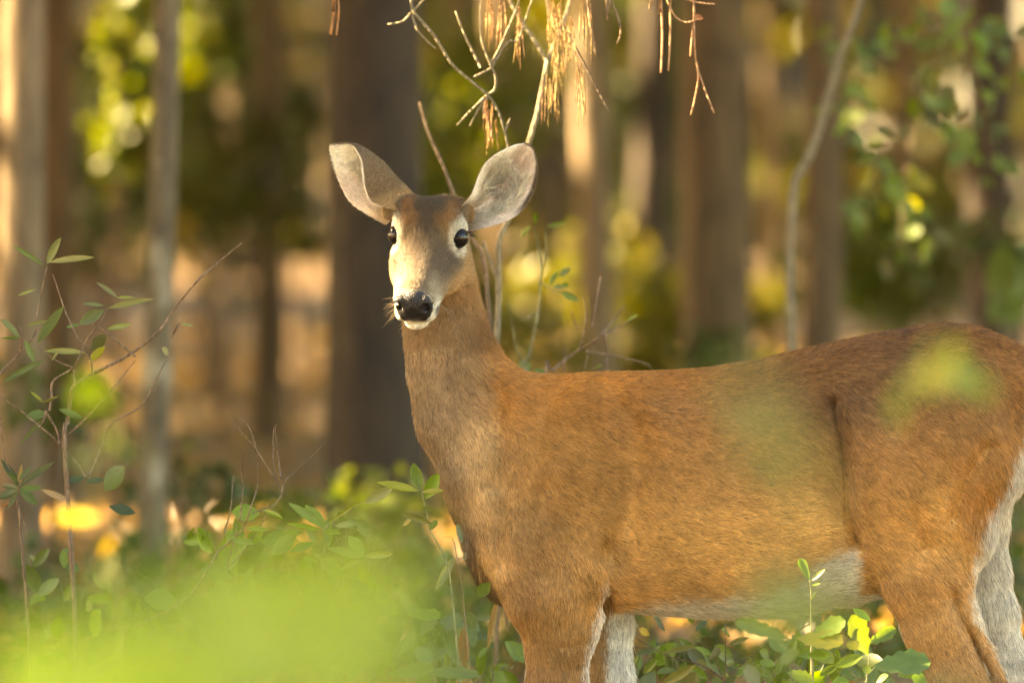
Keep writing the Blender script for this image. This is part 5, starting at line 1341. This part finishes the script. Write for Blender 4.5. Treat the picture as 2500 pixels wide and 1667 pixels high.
leaf_spray('broad_plant', 'soft blue-green broad leaves beyond the doe\'s rump', 'plant', 9.0, [(2440, 620, 90, 30, 5, 130, 'g', 'lance'), (2420, 740, 50, 50, 6, 70, 'g', 'oval'), (2490, 1380, 30, 60, 5, 90, 'gb', 'oval'), (2490, 1200, 30, 60, 5, 90, 'gb', 'oval')], [[(2480, 1300), (2460, 900), (2440, 700), (2470, 620)]], TWIG_GREEN)

# P. undergrowth between the camera and the doe, out of focus
leaf_spray('foreground_sprig', 'blurred yellow-green leaves in front of the twiggy shrub', 'plant', -7.5, [(222, 920, 8, 20, 2, 130, 'lv', 'oval'), (255, 1050, 14, 30, 2, 100, 'v', 'oval'), (205, 1120, 50, 90, 3, 70, 'og', 'oval'), (340, 1040, 40, 50, 1, 80, 'g', 'oval')], [[(250, 1700), (240, 1350), (235, 1100), (228, 930)]], TWIG_GREEN, ydev=0.15)
leaf_spray('yellow_leaf_sprig', 'blurred bright yellow leaf on a thin stalk in the undergrowth', 'plant', -5.5, [(240, 1265, 4, 4, 1, 110, 'Y', 'oval'), (275, 1320, 8, 8, 1, 70, 'Y', 'oval'), (272, 1350, 6, 10, 1, 80, 'o', 'lance')], [[(290, 1700), (285, 1500), (280, 1400), (240, 1250)]], TWIG_GREEN, ydev=0.05)
for i, (cx, cy, rx, ry, n, Y, sz, cols, lab) in enumerate([
        (640, 1545, 330, 160, 48, -14.2, 200, 'hv', 'large blurred light green bush in the foreground'), (760, 1480, 170, 110, 12, -13, 170, 'h', 'blurred green bush beside the large light green one'), (230, 1650, 320, 90, 32, -14.4, 200, 'hhv', 'low blurred pale green foreground growth under the twiggy shrub'),
        (40, 1560, 110, 120, 7, -13.8, 180, 'h', 'hazy green foreground plant beside the twiggy shrub'), (520, 1400, 130, 60, 4, -11, 130, 'lg', 'blurred green leaves in front of the bare upright twigs')]):
    leaf_spray('foreground_bush', lab, 'plant', Y, [(cx, cy, rx, ry, n, sz, cols, 'oval')], [[(cx, 2300), (cx + 30, 1900), (cx, cy + 40)], [(cx + 20, 2000), (cx - rx * .6, cy + 40)], [(cx + 20, 2000), (cx + rx * .6, cy + 40)]], TWIG_GREEN, ydev=0.35)
UNDER = [('fresh green undergrowth with small leaves round the bare twigs', 0.5, [(560, 1330, 130, 90, 15, 60, 'glv', 'lance'), (640, 1450, 150, 90, 15, 64, 'glg', 'lance')]),
         ('fresh green undergrowth between the bare twigs and the vivid sprig', 0.2, [(820, 1330, 120, 90, 14, 60, 'glb', 'lance'), (880, 1500, 120, 90, 16, 64, 'gld', 'lobed')]),
         ('grassy green undergrowth below the twiggy shrub', 0.9, [(160, 1430, 160, 110, 18, 56, 'gbl', 'lance'), (330, 1500, 120, 110, 14, 60, 'glp', 'lance')]),
         ('dusky green undergrowth beneath the doe\'s brisket', 0.8, [(1080, 1560, 100, 90, 22, 60, 'gbd', 'oval'), (1220, 1600, 60, 60, 10, 56, 'gv', 'oval')]),
         ('leafy green undergrowth under the doe\'s girth', 0.6, [(1640, 1600, 90, 60, 20, 56, 'glb', 'oval'), (1780, 1620, 90, 50, 16, 60, 'glp', 'lance')]),
         ('leafy green undergrowth between the oak seedling and the doe\'s hind leg', -0.2, [(2000, 1600, 110, 70, 22, 70, 'lgv', 'oval'), (2130, 1640, 80, 40, 12, 64, 'gl', 'oval'), (1880, 1640, 60, 40, 8, 70, 'lv', 'oval')])]
for lab, Y, bx in UNDER:
    cx, cy, rx, ry = bx[0][:4]
    leaf_spray('undergrowth_plant', lab, 'plant', Y, bx, [[(cx, 1760), (cx + 10, cy + 60), (cx, cy - 20)]] + [[(cx + prng.normal(0, 20), 1720), (b[0] + prng.normal(0, b[2] * .5), b[1] + 30), (b[0] + prng.normal(0, b[2] * .6), b[1] - b[3] * .6)] for b in bx for _ in range(7)], TWIG_GREEN, ydev=0.12, rad=1.8)
leaf_spray('foreground_twig', 'blurred lime-green leaves hanging in front of the doe\'s hip', 'plant', -8.5, [(2200, 920, 70, 30, 5, 90, 'lvg', 'oval'), (2330, 900, 40, 50, 5, 90, 'vly', 'oval'), (2300, 820, 20, 30, 2, 80, 'vl', 'oval')], [[(2700, 1900), (2560, 1500), (2420, 1050), (2300, 900), (2200, 930)]], TWIG_GREEN, ydev=0.1, rad=1.6)
leaf_spray('foreground_twig', 'faint blurred green leaves in front of the doe\'s flank', 'plant', -12.5, [(1790, 930, 50, 30, 2, 120, 'g', 'oval'), (1920, 1040, 40, 50, 2, 130, 'gb', 'oval'), (1985, 1190, 30, 40, 1, 110, 'g', 'oval')], [[(2100, 2400), (2080, 1700), (2000, 1250), (1930, 1000)]], TWIG_GREEN, ydev=0.2, rad=1.2)
leaf_spray('foreground_twig', 'faint blurred yellowish leaves in front of the doe\'s lower flank', 'plant', -11.5, [(1880, 1310, 40, 20, 1, 80, 'o', 'oval'), (2060, 1430, 60, 60, 3, 150, 'g', 'oval'), (1950, 1470, 50, 30, 1, 130, 'l', 'oval')], [[(2000, 2400), (2010, 1800), (2000, 1500), (1900, 1350)]], TWIG_GREEN, ydev=0.2, rad=1.2)
leaf_spray('foreground_twig', 'faint blurred olive leaves in front of the doe\'s hind leg', 'plant', -10, [(2080, 1650, 50, 30, 1, 120, 'b', 'oval'), (2330, 1660, 50, 30, 2, 130, 'b', 'oval')], [[(2150, 2400), (2140, 1900), (2150, 1650)]], TWIG_GREEN, ydev=0.2, rad=1.2)
